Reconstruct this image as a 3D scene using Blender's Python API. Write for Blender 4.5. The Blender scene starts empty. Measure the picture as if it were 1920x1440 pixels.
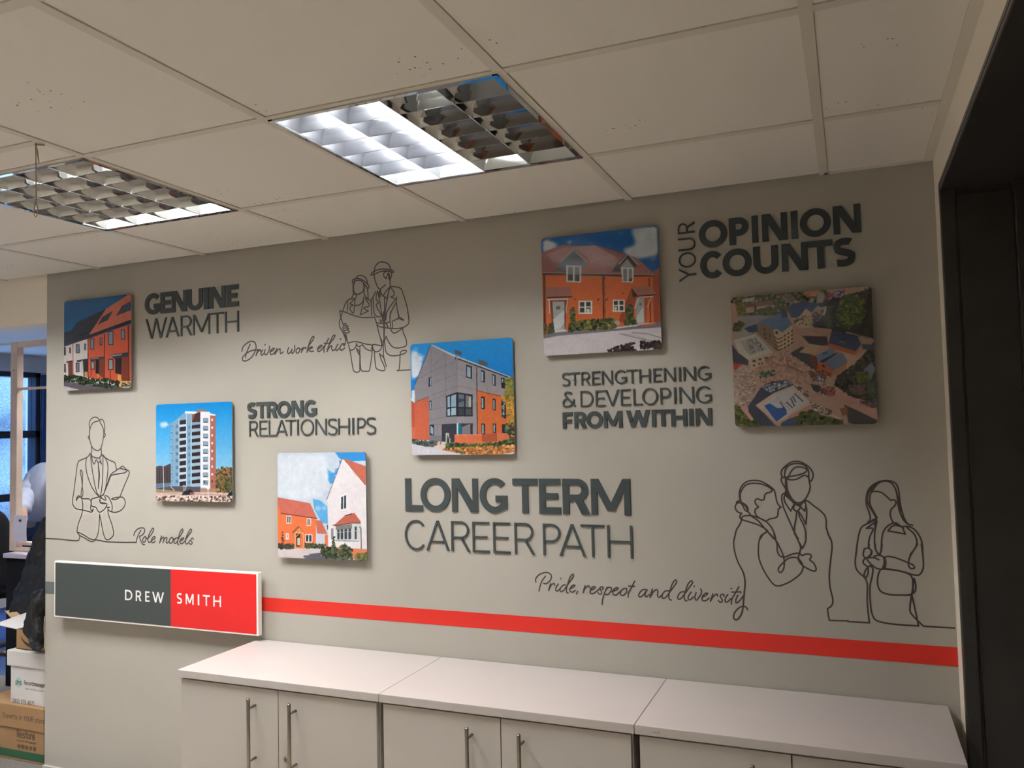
import bpy, bmesh, math, random
import numpy as np
from mathutils import Vector, Matrix
PI = math.pi
random.seed(7)
rng = np.random.default_rng(11)
S = bpy.context.scene
COL = S.collection

# ------------------------------------------------------------------ camera
F_PX, YAW, PITCH, ROLL = 1530.2089, 0.391795, 0.050928, 0.023459
CAM = np.array([0.04448, -2.61424, 1.46519])
def cam_axes():
    a, b, c = YAW, PITCH, ROLL
    ca, sa, cb, sb, cc, sc = math.cos(a), math.sin(a), math.cos(b), math.sin(b), math.cos(c), math.sin(c)
    yaw = np.array([[ca, -sa, 0], [sa, ca, 0], [0, 0, 1]])
    pit = np.array([[1, 0, 0], [0, cb, -sb], [0, sb, cb]])
    rol = np.array([[cc, 0, sc], [0, 1, 0], [-sc, 0, cc]])
    return yaw @ pit @ rol          # columns: right, forward, up
AX = cam_axes()
cd = bpy.data.cameras.new('camera')
cam = bpy.data.objects.new('camera', cd)
COL.objects.link(cam)
cd.sensor_fit = 'HORIZONTAL'
cd.sensor_width = 36
cd.lens = F_PX / 1920 * 36
cd.clip_start = 0.02
mw = Matrix.Identity(4)
for i in range(3):
    mw[i][0] = AX[i][0]; mw[i][1] = AX[i][2]; mw[i][2] = -AX[i][1]; mw[i][3] = CAM[i]
cam.matrix_world = mw
S.camera = cam

# ------------------------------------------------------------------ world, lights, exposure
W = bpy.data.worlds.new('sky'); S.world = W; W.use_nodes = True
bgn = W.node_tree.nodes['Background']
bgn.inputs[0].default_value = (0.25, 0.45, 1.0, 1)
bgn.inputs[1].default_value = 14.0
S.view_settings.view_transform = 'Standard'
S.view_settings.look = 'None'
S.view_settings.exposure = 0.0
S.view_settings.gamma = 1.0
S.view_settings.use_curve_mapping = False
TUBE = 264.0            # radiance of a lit fluorescent tube
try:
    S.cycles.use_denoising = True
    S.cycles.max_bounces = 8
    S.cycles.diffuse_bounces = 5
    S.cycles.sample_clamp_indirect = 6
    S.cycles.caustics_reflective = True
except Exception:
    pass

# ------------------------------------------------------------------ helpers
def lin(c):
    c = np.asarray(c, float) / 255.0
    return np.where(c <= 0.04045, c / 12.92, ((c + 0.055) / 1.055) ** 2.4)
def at(u, v, y=None, x=None, z=None):
    """point of the room on a plane, measured from the photograph"""
    d = AX @ np.array([(u - 960) / F_PX, 1.0, -(v - 720) / F_PX])
    k, val = (1, y) if y is not None else ((0, x) if x is not None else (2, z))
    return CAM + d * ((val - CAM[k]) / d[k])
def at_many(uv, y):
    uv = np.asarray(uv, float)
    loc = np.stack([(uv[:, 0] - 960) / F_PX, np.ones(len(uv)), -(uv[:, 1] - 720) / F_PX], 1)
    d = loc @ AX.T
    return CAM + d * ((y - CAM[1]) / d[:, 1])[:, None]

MATS = {}
def mat(name, rgb, rough=0.6, metal=0.0, spec=0.5, noise=0.0, nscale=8.0, bump=0.0, bscale=60.0, coat=0.0, emit=None, attr=None, dark=None):
    if name in MATS: return MATS[name]
    m = bpy.data.materials.new(name); MATS[name] = m
    m.use_nodes = True
    nt = m.node_tree; b = nt.nodes['Principled BSDF']
    c = tuple(lin(rgb)) + (1,)
    b.inputs['Base Color'].default_value = c
    b.inputs['Roughness'].default_value = rough
    b.inputs['Metallic'].default_value = metal
    b.inputs['Specular IOR Level'].default_value = spec
    b.inputs['Coat Weight'].default_value = coat
    tc = nt.nodes.new('ShaderNodeTexCoord')
    if attr:
        a = nt.nodes.new('ShaderNodeAttribute'); a.attribute_name = attr
        nt.links.new(a.outputs['Color'], b.inputs['Base Color'])
    elif noise > 0:
        n = nt.nodes.new('ShaderNodeTexNoise'); n.inputs['Scale'].default_value = nscale; n.inputs['Detail'].default_value = 6
        r = nt.nodes.new('ShaderNodeValToRGB')
        lo = tuple(lin(dark)) + (1,) if dark is not None else tuple(x * (1 - noise) for x in c[:3]) + (1,)
        r.color_ramp.elements[0].color = lo; r.color_ramp.elements[0].position = 0.35
        r.color_ramp.elements[1].color = c; r.color_ramp.elements[1].position = 0.65
        nt.links.new(tc.outputs['Object'], n.inputs['Vector'])
        nt.links.new(n.outputs['Fac'], r.inputs['Fac'])
        nt.links.new(r.outputs['Color'], b.inputs['Base Color'])
    if bump > 0:
        n2 = nt.nodes.new('ShaderNodeTexNoise'); n2.inputs['Scale'].default_value = bscale; n2.inputs['Detail'].default_value = 4
        bp = nt.nodes.new('ShaderNodeBump'); bp.inputs['Strength'].default_value = bump; bp.inputs['Distance'].default_value = 0.002
        nt.links.new(tc.outputs['Object'], n2.inputs['Vector'])
        nt.links.new(n2.outputs['Fac'], bp.inputs['Height']); nt.links.new(bp.outputs['Normal'], b.inputs['Normal'])
    if emit:
        b.inputs['Emission Color'].default_value = tuple(emit[0]) + (1,)
        b.inputs['Emission Strength'].default_value = emit[1]
    return m

def mesh_obj(name, me, m=None, parent=None, smooth=False):
    o = bpy.data.objects.new(name, me); COL.objects.link(o)
    if m is not None:
        for q in (m if isinstance(m, (list, tuple)) else [m]): me.materials.append(q)
    if parent is not None: o.parent = parent
    if smooth:
        for p in me.polygons: p.use_smooth = True
    return o
def obj(name, bm, m=None, parent=None, smooth=False):
    me = bpy.data.meshes.new(name); bm.to_mesh(me); bm.free()
    return mesh_obj(name, me, m, parent, smooth)
def pd(name, vs, fs, m=None, parent=None, smooth=False):
    me = bpy.data.meshes.new(name); me.from_pydata([tuple(v) for v in vs], [], fs); me.update()
    return mesh_obj(name, me, m, parent, smooth)
def tag(o, label=None, cat=None, group=None, kind=None):
    if label: o['label'] = label
    if cat: o['category'] = cat
    if group: o['group'] = group
    if kind: o['kind'] = kind
    return o
def thing(name, label, cat, loc=(0, 0, 0), rz=0, group=None):
    o = bpy.data.objects.new(name, None); COL.objects.link(o)
    o.location = loc; o.rotation_euler = (0, 0, rz); o.empty_display_size = 0.1
    return tag(o, label, cat, group)
def struct(name):
    o = bpy.data.objects.new(name, None); COL.objects.link(o); o['kind'] = 'structure'; return o
def dup(root, loc, rz=None):
    r = root.copy(); COL.objects.link(r); r.location = loc
    if rz is not None: r.rotation_euler = (0, 0, rz)
    for ch in list(root.children):
        c = ch.copy(); COL.objects.link(c); c.parent = r
        for g in ch.children:
            d = g.copy(); COL.objects.link(d); d.parent = c
    return r
def box(bm, x0, x1, y0, y1, z0, z1, bev=0.0):
    vs = [bm.verts.new((x, y, z)) for x in (x0, x1) for y in (y0, y1) for z in (z0, z1)]
    idx = [(0, 1, 3, 2), (4, 6, 7, 5), (0, 4, 5, 1), (2, 3, 7, 6), (0, 2, 6, 4), (1, 5, 7, 3)]
    fs = [bm.faces.new([vs[i] for i in f]) for f in idx]
    if bev > 0:
        es = list({e for f in fs for e in f.edges})
        bmesh.ops.bevel(bm, geom=es, offset=bev, segments=2, affect='EDGES', profile=0.5)
def boxo(name, x0, x1, y0, y1, z0, z1, m, parent=None, bev=0.0):
    bm = bmesh.new(); box(bm, x0, x1, y0, y1, z0, z1, bev)
    return obj(name, bm, m, parent)
def tube(bm, pts, r, n=10, caps=True):
    """round bar along a polyline; r a number or one per point"""
    pts = [Vector(p) for p in pts]
    rs = r if isinstance(r, (list, tuple)) else [r] * len(pts)
    rings = []; ref = None
    for i, p in enumerate(pts):
        d = (pts[min(i + 1, len(pts) - 1)] - pts[max(i - 1, 0)]).normalized()
        if ref is None: ref = Vector((0, 0, 1)) if abs(d.z) < 0.9 else Vector((1, 0, 0))
        a = d.cross(ref).normalized(); b = d.cross(a).normalized(); ref = b.cross(d) * -1 if False else ref
        rings.append([bm.verts.new(p + (a * math.cos(t) + b * math.sin(t)) * rs[i]) for t in [2 * PI * k / n for k in range(n)]])
    for i in range(len(rings) - 1):
        for k in range(n):
            bm.faces.new([rings[i][k], rings[i][(k + 1) % n], rings[i + 1][(k + 1) % n], rings[i + 1][k]])
    if caps:
        bm.faces.new(rings[0][::-1]); bm.faces.new(rings[-1])
def spline(pts, step):
    """Catmull-Rom through the points; a point given twice makes a corner"""
    runs = [[]]
    for i, p in enumerate(pts):
        if runs[-1] and np.allclose(runs[-1][-1], p): runs.append([p])
        else: runs[-1].append(p)
    out = []
    for r in runs:
        if len(r) == 1: continue
        r = [np.array(q, float) for q in r]
        q = [2 * r[0] - r[1]] + r + [2 * r[-1] - r[-2]]
        seg = []
        for i in range(1, len(q) - 2):
            p0, p1, p2, p3 = q[i - 1:i + 3]
            n = max(2, int(np.linalg.norm(p2 - p1) / step) + 1)
            d0 = max(np.linalg.norm(p1 - p0), 1e-6) ** .5; d1 = max(np.linalg.norm(p2 - p1), 1e-6) ** .5; d2 = max(np.linalg.norm(p3 - p2), 1e-6) ** .5
            m1 = (p1 - p0) / d0 - (p2 - p0) / (d0 + d1) + (p2 - p1) / d1
            m2 = (p2 - p1) / d1 - (p3 - p1) / (d1 + d2) + (p3 - p2) / d2
            m1 *= d1; m2 *= d1
            for k in range(n):
                t = k / n
                seg.append((2*t**3 - 3*t**2 + 1) * p1 + (t**3 - 2*t**2 + t) * m1 + (-2*t**3 + 3*t**2) * p2 + (t**3 - t**2) * m2)
        seg.append(r[-1]); out.append(seg)
    return out
LAYER = [0]
def ribbon(vs, fs, line, w, y0):
    """flat strip of width w along a line on the wall (x, z), round ends"""
    line = [np.array(p) for p in line]
    keep = [line[0]]
    for p in line[1:]:
        if np.linalg.norm(p - keep[-1]) > 0.0012: keep.append(p)
    if len(keep) < 2: keep.append(keep[0] + np.array([0.0013, 0]))
    line = keep
    L = len(line)
    def put(p):
        LAYER[0] = (LAYER[0] + 1) % 4000
        vs.append((p[0], y0 - 0.0003 - LAYER[0] * 1.2e-7, p[1])); return len(vs) - 1
    prev = None
    for i, p in enumerate(line):
        d = line[min(i + 1, L - 1)] - line[max(i - 1, 0)]
        d = d / max(np.linalg.norm(d), 1e-9); n = np.array([-d[1], d[0]])
        a, b = put(p + n * w / 2), put(p - n * w / 2)
        if prev: fs.append((prev[0], prev[1], b, a))
        prev = (a, b)
        if i in (0, L - 1):
            s = -1 if i == 0 else 1
            arc = [put(p + (n * math.cos(t) + s * d * math.sin(t)) * w / 2) for t in [PI * k / 6 for k in range(7)]]
            fs.append(tuple(arc if s < 0 else arc[::-1]))
def strokes(text, off, sc, w, y0=0.0):
    """'x,y x,y ...; ...' in the pixels of a crop (offset, scale) -> verts, faces of line art on the wall"""
    vs, fs = [], []
    for s in text.replace('\n', ' ').split(';'):
        s = s.split()
        if not s: continue
        P = np.array([[float(a) for a in q.split(',')] for q in s])
        px = P / sc + np.array(off)
        X = at_many(px, y0)[:, [0, 2]]
        for seg in spline(list(X), 0.005): ribbon(vs, fs, seg, w, y0)
    return vs, fs

# ------------------------------------------------------------------ materials
M_wall = mat('grey_emulsion', (171, 165, 154), 0.75, spec=0.25, noise=0.04, nscale=3, bump=0.08, bscale=220)
M_cream = mat('cream_emulsion', (240, 229, 208), 0.75, spec=0.25, noise=0.03, nscale=3)
M_tile = mat('mineral_tile', (224, 217, 206), 0.9, spec=0.1, bump=0.25, bscale=260)
M_bar = mat('grid_bar_paint', (208, 200, 186), 0.55, spec=0.3, noise=0.03, nscale=5)
M_white = mat('white_laminate', (182, 173, 167), 0.32, spec=0.5, noise=0.02, nscale=4)
M_door = mat('grey_laminate', (180, 173, 164), 0.45, spec=0.4, noise=0.02, nscale=4)
M_steel = mat('brushed_steel', (150, 140, 128), 0.32, metal=1.0, noise=0.1, nscale=90)
M_black = mat('black_gloss_paint', (60, 56, 53), 0.3, spec=0.4, noise=0.2, nscale=6)
M_dkgrey = mat('slate_acrylic', (60, 66, 66), 0.35, spec=0.18, noise=0.02, nscale=6)
M_line = mat('brown_vinyl', (66, 58, 56), 0.5, spec=0.3, noise=0.03, nscale=10)
M_red = mat('red_vinyl', (210, 46, 36), 0.42, spec=0.35, noise=0.02, nscale=5)
M_redsign = mat('red_print', (212, 38, 38), 0.35, spec=0.4, noise=0.02, nscale=5)
M_slate = mat('slate_print', (62, 67, 65), 0.35, spec=0.4, noise=0.02, nscale=5)
M_greystripe = mat('grey_vinyl', (98, 104, 100), 0.42, spec=0.35, noise=0.02, nscale=5)
M_sign = mat('white_sign_edge', (240, 234, 226), 0.4, noise=0.02, nscale=5)
M_signtext = mat('white_vinyl', (238, 232, 226), 0.5, noise=0.02, nscale=5)
M_print = mat('print_ink', (128, 128, 128), 0.12, spec=0.5, attr='Col')
M_acr = mat('acrylic_edge', (118, 118, 114), 0.2, noise=0.05, nscale=20)
M_edge = mat('panel_edge', (52, 44, 38), 0.35, noise=0.1, nscale=20)
M_chrome = mat('louvre_aluminium', (200, 200, 200), 0.05, metal=1.0, noise=0.05, nscale=30)
M_alu_lit = mat('louvre_aluminium_lit', (158, 160, 166), 0.3, metal=1.0, noise=0.05, nscale=30)  # lit half's look put into a greyer, rougher copy of the louvre metal
M_lampwhite = mat('lamp_housing', (225, 225, 220), 0.5, noise=0.03, nscale=10)
M_tubeoff = mat('tube_glass_off', (215, 215, 205), 0.3, noise=0.03, nscale=10)
M_tubeon = mat('tube_glass_lit', (255, 255, 255), 0.4, noise=0.01, nscale=10, emit=((0.93, 0.95, 0.97), TUBE))
M_floor = mat('pale_bounce_carpet', (190, 180, 166), 0.95, spec=0.05, noise=0.35, nscale=140, bump=0.4, bscale=300)  # kept paler than the real carpet, to bounce light onto the ceiling
M_carpet_grey = mat('speckled_grey_carpet', (122, 116, 110), 0.95, spec=0.05, noise=0.5, nscale=160, bump=0.4, bscale=300)
M_carpet = mat('blue_carpet', (74, 92, 128), 0.95, spec=0.05, noise=0.45, nscale=140, bump=0.4, bscale=300)
M_winframe = mat('dark_window_frame', (22, 30, 48), 0.4, noise=0.1, nscale=8)
M_pine = mat('pine_timber', (228, 204, 184), 0.55, noise=0.12, nscale=9)
M_cloth_black = mat('black_fabric', (26, 26, 30), 0.9, spec=0.1, noise=0.3, nscale=120, bump=0.3, bscale=200)
M_coat = mat('black_nylon', (17, 17, 19), 0.55, spec=0.35, noise=0.2, nscale=30, bump=0.3, bscale=30)
M_card = mat('white_card', (198, 193, 188), 0.7, noise=0.04, nscale=12)
M_kraft = mat('kraft_board', (148, 114, 76), 0.75, noise=0.08, nscale=14)
M_kraft2 = mat('kraft_board_inside', (200, 162, 122), 0.75, noise=0.06, nscale=14)
M_green = mat('green_print', (36, 84, 52), 0.6, noise=0.1, nscale=14)
M_ink = mat('black_ink', (48, 40, 36), 0.6, noise=0.05, nscale=14)
M_teal = mat('teal_ink', (50, 90, 88), 0.6, noise=0.05, nscale=14)
M_pale = mat('pale_teal_ink', (170, 186, 178), 0.6, noise=0.05, nscale=14)
M_string = mat('pull_cord', (170, 148, 124), 0.8, noise=0.2, nscale=80)
M_sweater = mat('pale_sweater', (178, 182, 198), 0.85, spec=0.1, noise=0.08, nscale=30, bump=0.3, bscale=120)
M_tee = mat('beige_undershirt', (176, 160, 150), 0.85, noise=0.06, nscale=30)
M_jeans = mat('navy_trousers', (44, 58, 86), 0.85, noise=0.15, nscale=60)
M_skin = mat('skin', (196, 150, 126), 0.5, noise=0.05, nscale=20)
M_hair = mat('brown_hair', (60, 42, 32), 0.6, noise=0.3, nscale=60)
M_hedge = mat('hedge_leaves', (122, 126, 120), 0.8, noise=0.5, nscale=60, dark=(66, 76, 74))

# glass: fresnel mix of clear and glossy, so daylight passes
M_glass = bpy.data.materials.new('window_glass'); M_glass.use_nodes = True
nt = M_glass.node_tree; nt.nodes.clear()
_o = nt.nodes.new('ShaderNodeOutputMaterial'); _m = nt.nodes.new('ShaderNodeMixShader'); _t = nt.nodes.new('ShaderNodeBsdfTransparent')
_g = nt.nodes.new('ShaderNodeBsdfGlossy'); _g.inputs['Roughness'].default_value = 0.02
_t.inputs[0].default_value = (0.9, 0.94, 0.96, 1)
_m.inputs[0].default_value = 0.05; nt.links.new(_t.outputs[0], _m.inputs[1]); nt.links.new(_g.outputs[0], _m.inputs[2]); nt.links.new(_m.outputs[0], _o.inputs[0])

# specks on some ceiling tiles
nt = M_tile.node_tree; b = nt.nodes['Principled BSDF']
tc = nt.nodes.new('ShaderNodeNewGeometry'); v = nt.nodes.new('ShaderNodeTexVoronoi'); v.inputs['Scale'].default_value = 55
n = nt.nodes.new('ShaderNodeTexNoise'); n.inputs['Scale'].default_value = 3.2; n.inputs['Detail'].default_value = 2
m1 = nt.nodes.new('ShaderNodeMath'); m1.operation = 'LESS_THAN'; m1.inputs[1].default_value = 0.14
m2 = nt.nodes.new('ShaderNodeMath'); m2.operation = 'GREATER_THAN'; m2.inputs[1].default_value = 0.63
m3 = nt.nodes.new('ShaderNodeMath'); m3.operation = 'MULTIPLY'
mx = nt.nodes.new('ShaderNodeMix'); mx.data_type = 'RGBA'
mx.inputs[6].default_value = tuple(lin((224, 217, 206))) + (1,); mx.inputs[7].default_value = tuple(lin((130, 112, 92))) + (1,)
nt.links.new(tc.outputs['Position'], v.inputs['Vector']); nt.links.new(tc.outputs['Position'], n.inputs['Vector'])
nt.links.new(v.outputs['Distance'], m1.inputs[0]); nt.links.new(n.outputs['Fac'], m2.inputs[0])
nt.links.new(m1.outputs[0], m3.inputs[0]); nt.links.new(m2.outputs[0], m3.inputs[1])
nt.links.new(m3.outputs[0], mx.inputs[0]); nt.links.new(mx.outputs[2], b.inputs['Base Color'])
# ================================================================== THE ROOM
XL, XR, H = -3.3243, 0.2948, 2.2
XW = -6.77            # window wall
YB, YN = 4.6, -5.0    # far wall behind the feature wall, wall behind the camera
T = 0.08

def struct_box(name, *a, **k):
    o = boxo(name, *a, **k); o['kind'] = 'structure'; return o
struct_box('floor', XW - 0.2, 1.2, YN, -0.12, -0.1, 0.0, M_floor)
struct_box('floor', XW - 0.2, 1.2, -0.12, 0.9, -0.1, 0.0, M_carpet_grey)
struct_box('floor', XW - 0.2, 1.2, 0.9, YB, -0.1, 0.0, M_carpet)
struct_box('wall_feature', XL, XR, 0.0, T, 0.0, 2.3, M_wall)
struct_box('trim_1', XW, XL, 0.0, T, 1.981, 2.3, M_cream)            # bulkhead left of the feature wall
struct_box('trim_2', XW, XL + 0.2, 1.74, 1.80, 2.185, 2.3, M_cream)   # shallow downstand beyond
struct_box('wall_back', XW - 0.2, 1.2, YB, YB + 0.1, 0, 2.3, M_cream)
struct_box('wall_near', XW - 0.2, 1.2, YN - 0.1, YN, 0, 2.3, M_cream)
# right wall with a doorway (far jamb 0.12 from the feature wall)
DY0, DY1, DZ = -0.118, -1.75, 2.092
bm = bmesh.new()
box(bm, XR, XR + 0.2, DY0, YB, 0, 2.3)
box(bm, XR, XR + 0.2, YN, DY1, 0, 2.3)
box(bm, XR, XR + 0.2, DY1, DY0, DZ, 2.3)
tag(obj('wall_right', bm, M_cream), kind='structure')
d1 = struct('door_1')
boxo('jamb', XR - 0.0006, XR + 0.036, DY0 - 0.014, DY0, 0, DZ, M_black, d1, 0.003)
boxo('jamb_backing', XR + 0.036, XR + 0.2, DY0 - 0.003, DY0, 0, DZ, M_black, d1)
boxo('jamb_board', XR + 0.042, XR + 0.172, DY0 - 0.008, DY0, 0, DZ - 0.03, M_black, d1, 0.002)
boxo('jamb_stop', XR + 0.172, XR + 0.2, DY0 - 0.03, DY0, 0, DZ - 0.012, M_black, d1, 0.002)
boxo('jamb', XR - 0.004, XR + 0.2, DY1, DY1 + 0.02, 0, DZ, M_black, d1, 0.003)
boxo('head', XR - 0.0006, XR + 0.2, DY1, DY0, DZ - 0.012, DZ, M_black, d1, 0.003)
boxo('architrave', XR - 0.0008, XR + .001, DY0, DY0 + 0.010, 0, DZ + 0.010, M_black, d1)
boxo('architrave', XR - 0.0008, XR + .001, DY1, DY0, DZ, DZ + 0.010, M_black, d1)
boxo('door_leaf', XR + 0.2, XR + 0.24, DY1 - 0.05, DY0 + 0.05, 0.0, DZ + 0.05, M_black, d1, 0.002)
bm = bmesh.new(); tube(bm, [(XR + 0.2, -1.6, 1.0), (XR + 0.15, -1.6, 1.0), (XR + 0.15, -1.48, 1.0)], 0.009)
obj('door_handle', bm, M_steel, d1)
# left (window) wall: piers and spandrels round the window openings
WINS = [(-1.9, -0.5), (1.02, 2.62), (2.95, 4.3)]
bm = bmesh.new()
edges = [YN] + [v for w in WINS for v in w] + [YB]
for i in range(0, len(edges), 2): box(bm, XW - 0.2, XW, edges[i], edges[i + 1], 0, 2.3)
for a, c in WINS:
    box(bm, XW - 0.2, XW, a, c, 0, 0.35); box(bm, XW - 0.2, XW, a, c, 2.045, 2.3)
tag(obj('wall_left', bm, mat('pale_wall', (200, 198, 196), 0.7, noise=0.03, nscale=3)), kind='structure')
for i, (a, c) in enumerate(WINS):
    w = struct('window_%d' % (i + 1))
    X = XW - 0.06
    z0, z1 = 0.35, 2.045
    for (ya, yb, za, zb) in [(a, a + 0.05, z0, z1), (c - 0.05, c, z0, z1), (a, c, z0, z0 + 0.05), (a, c, z1 - 0.045, z1), (a, c, 1.456, 1.522), (a, c, 0.905, 0.972)]:
        boxo('window_frame', X - 0.05, X + 0.055, ya, yb, za, zb, M_winframe, w, 0.004)
    for za, zb in ((z0 + 0.05, 0.905), (0.972, 1.456), (1.522, z1 - 0.045)):
        boxo('pane', X - 0.004, X + 0.004, a + 0.05, c - 0.05, za, zb, M_glass, w)
struct_box('trim_3', XW, XW + 0.012, 0.9, 4.4, 2.05, 2.068, mat('pale_trim', (205, 205, 208), 0.5, noise=0.03, nscale=8))
# dark column cladding to the right of the window
struct_box('trim_4', XW, XW + 0.03, 2.62, 2.95, 0.0, 2.03, mat('navy_cladding', (34, 62, 104), 0.45, noise=0.1, nscale=5))
struct_box('baseboard_front', XL, XR, -0.012, 0.0, 0.0, 0.012, M_door)

# ceiling: suspended grid of lay-in tiles
ceil = struct('ceiling')
XS = [-0.6 * k for k in range(0, 12)]
XS[1], XS[2], XS[3] = -0.602, -1.206, -1.797
YS = [-0.482, -1.08] + [-1.68 - 0.6 * k for k in range(0, 6)]
ZB = H                 # underside of the bars
LUMS = {(2, 0): 'half', (4, 0): 'full', (6, 0): 'full', (9, 3): 'full', (1, 4): 'full'}
xe = [XR - 0.010] + [x - 0.0 for x in XS] + [XW]
ye = [-0.0] + YS + [YN]
def tile_box(x0, x1, y0, y1):
    g = 0.0118
    return boxo('tile', x1 + g, x0 - g, y1 + g, y0 - g, ZB + 0.003, ZB + 0.018, M_tile, ceil, 0.0015)
# shared tile mesh for the full 600 mm ones
full = None
for i in range(len(xe) - 1):
    for j in range(len(ye) - 1):
        if (i, j - 1) in LUMS: continue
        x0, x1, y0, y1 = xe[i], xe[i + 1], ye[j], ye[j + 1]
        if i == 4 and j == 2:       # the odd half row by the pull cord
            tile_box(x0, x1, y0, -1.205); tile_box(x0, x1, -1.205, y1); continue
        if abs(x0 - x1 - 0.6) < 1e-3 and abs(y0 - y1 - 0.6) < 1e-3:
            if full is None:
                g = 0.0118
                full = boxo('tile', -0.3 + g, 0.3 - g, -0.3 + g, 0.3 - g, 0, 0.015, M_tile, ceil, 0.0015)
                o = full
            else:
                o = full.copy(); COL.objects.link(o)
            o.location = ((x0 + x1) / 2, (y0 + y1) / 2, ZB + 0.003)
            o.rotation_euler = (random.uniform(-.002, .002), random.uniform(-.002, .002), 0)
        else: tile_box(x0, x1, y0, y1)
for x in XS:
    bm = bmesh.new(); box(bm, x - 0.012, x + 0.012, YN, 0, ZB, ZB + 0.003); box(bm, x - 0.002, x + 0.002, YN, 0, ZB + 0.003, ZB + 0.035)
    obj('grid_bar', bm, M_bar, ceil)
for y in YS:
    for i in range(len(xe) - 1):
        a, c = xe[i + 1] + 0.012, xe[i] - (0.012 if i else 0)
        bm = bmesh.new(); box(bm, a, c, y - 0.012, y + 0.012, ZB + 0.0004, ZB + 0.003)
        obj('grid_bar', bm, M_bar, ceil)
boxo('grid_bar', XS[4] + 0.012, XS[3] - 0.012, -1.217, -1.193, ZB + 0.0004, ZB + 0.003, M_bar, ceil)
boxo('edge_trim', XR - 0.024, XR, YN, 0, ZB - 0.0004, ZB + 0.003, M_bar, ceil)
boxo('edge_trim', -0.0, XR, -0.018, 0, ZB, ZB + 0.003, M_bar, ceil)
boxo('slab', XW - 0.2, 1.2, YN, 0.0, 2.29, 2.33, M_lampwhite, ceil)
boxo('plaster', XW, XR, T, YB, 2.2, 2.3, M_cream, ceil)

# ---------------------------------------------------------------- louvred lights
def make_light(kind):
    """600 mm recessed fitting; tubes run away from the feature wall (along y)"""
    t = bpy.data.objects.new('ceiling_light', None); COL.objects.link(t)
    s = 0.286; hb = 0.082
    bm = bmesh.new()   # housing: top and four sides
    box(bm, -s, s, -s, s, hb, hb + 0.004)
    for a in (-1, 1):
        box(bm, a * s - 0.001, a * s + 0.001, -s, s, 0.0, hb); box(bm, -s, s, a * s - 0.001, a * s + 0.001, 0.0, hb)
    obj('housing', bm, M_lampwhite, t)
    bm = bmesh.new()
    for a in (-1, 1):
        box(bm, a * 0.29 - 0.006, a * 0.29 + 0.006, -0.296, 0.296, -0.0035, 0.001)
        box(bm, -0.296, 0.296, a * 0.29 - 0.006, a * 0.29 + 0.006, -0.0032, 0.001)
    obj('frame', bm, M_chrome, t)
    pitch = 2 * s / 4
    lit = [True] * 4 if kind == 'full' else [True, True, False, False]
    for k in range(4):
        cx = -s + pitch * (k + 0.5)
        m = M_alu_lit if (lit[k] and kind == 'half') else M_chrome
        bm = bmesh.new(); tube(bm, [(cx, -s + 0.012, 0.060), (cx, s - 0.012, 0.060)], 0.0125, 10)
        obj('lamp_tube', bm, M_tubeon if lit[k] else M_tubeoff, t, True)
        # side reflectors of this channel: parabolic sheets
        bm = bmesh.new()
        for sg in (-1, 1):
            prof = [(pitch / 2 - 0.0015, 0.0), (pitch / 2 - 0.004, 0.014), (pitch / 2 - 0.009, 0.028), (pitch / 2 - 0.018, 0.040)]
            rows = [[bm.verts.new((cx + sg * p[0], yy, p[1])) for p in prof] for yy in (-s + 0.002, s - 0.002)]
            for q in range(3): bm.faces.new([rows[0][q], rows[0][q + 1], rows[1][q + 1], rows[1][q]])
        obj('reflector', bm, m, t, True)
        n = 6
        for j in range(1, n):                    # cross blades, V section
            yy = -s + 2 * s * j / n
            bm = bmesh.new()
            prof = [(-0.009, 0.038), (-0.005, 0.022), (-0.0012, 0.0), (0.0012, 0.0), (0.005, 0.022), (0.009, 0.038)]
            hw = pitch / 2 - 0.003
            a = [bm.verts.new((cx - hw + (0.012 if p[1] > .03 else 0), yy + p[0], p[1])) for p in prof]
            c = [bm.verts.new((cx + hw - (0.012 if p[1] > .03 else 0), yy + p[0], p[1])) for p in prof]
            for q in range(5): bm.faces.new([a[q], a[q + 1], c[q + 1], c[q]])
            obj('louvre_blade', bm, m, t)
    return t
proto = {}
LABEL = {(2, 0): ('square louvred ceiling light with only its left two tubes lit', None),
         (4, 0): ('square louvred ceiling light above the pull cord at the left, glinting', None)}
for (i, j), kind in LUMS.items():
    loc = ((xe[i] + xe[i + 1]) / 2, (ye[j + 1] + ye[j + 2]) / 2, ZB)
    if kind not in proto:
        o = make_light(kind); proto[kind] = o; o.location = loc
    else: o = dup(proto[kind], loc)
    if (i, j) in LABEL: tag(o, LABEL[(i, j)][0], 'ceiling light', 'louvred ceiling lights')
    elif (i, j) == (6, 0): tag(o, 'louvred ceiling light just beyond the left edge of the photograph', 'ceiling light', 'louvred ceiling lights')
    elif (i, j) == (9, 3): tag(o, 'louvred ceiling light near the side windows, behind the camera', 'ceiling light', 'louvred ceiling lights')
    else: tag(o, 'added louvred ceiling light near the black doorway, behind the camera', 'ceiling light', 'louvred ceiling lights')  # unseen light added to brighten the ceiling and wall at the right

for loc, lb in (((-4.55, 2.7, 2.112), 'added louvred ceiling light hidden behind the feature wall, nearer the windows'), ((-2.3, 2.7, 2.112), 'added louvred ceiling light hidden behind the feature wall, further from the windows'), ((-4.25, 1.3, 2.112), 'added louvred ceiling light over the desk, hidden behind the left end of the feature wall')):
    o = dup(proto['full'], loc); tag(o, lb, 'ceiling light', 'louvred ceiling lights')  # hidden lights added to brighten the room behind the wall

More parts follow.
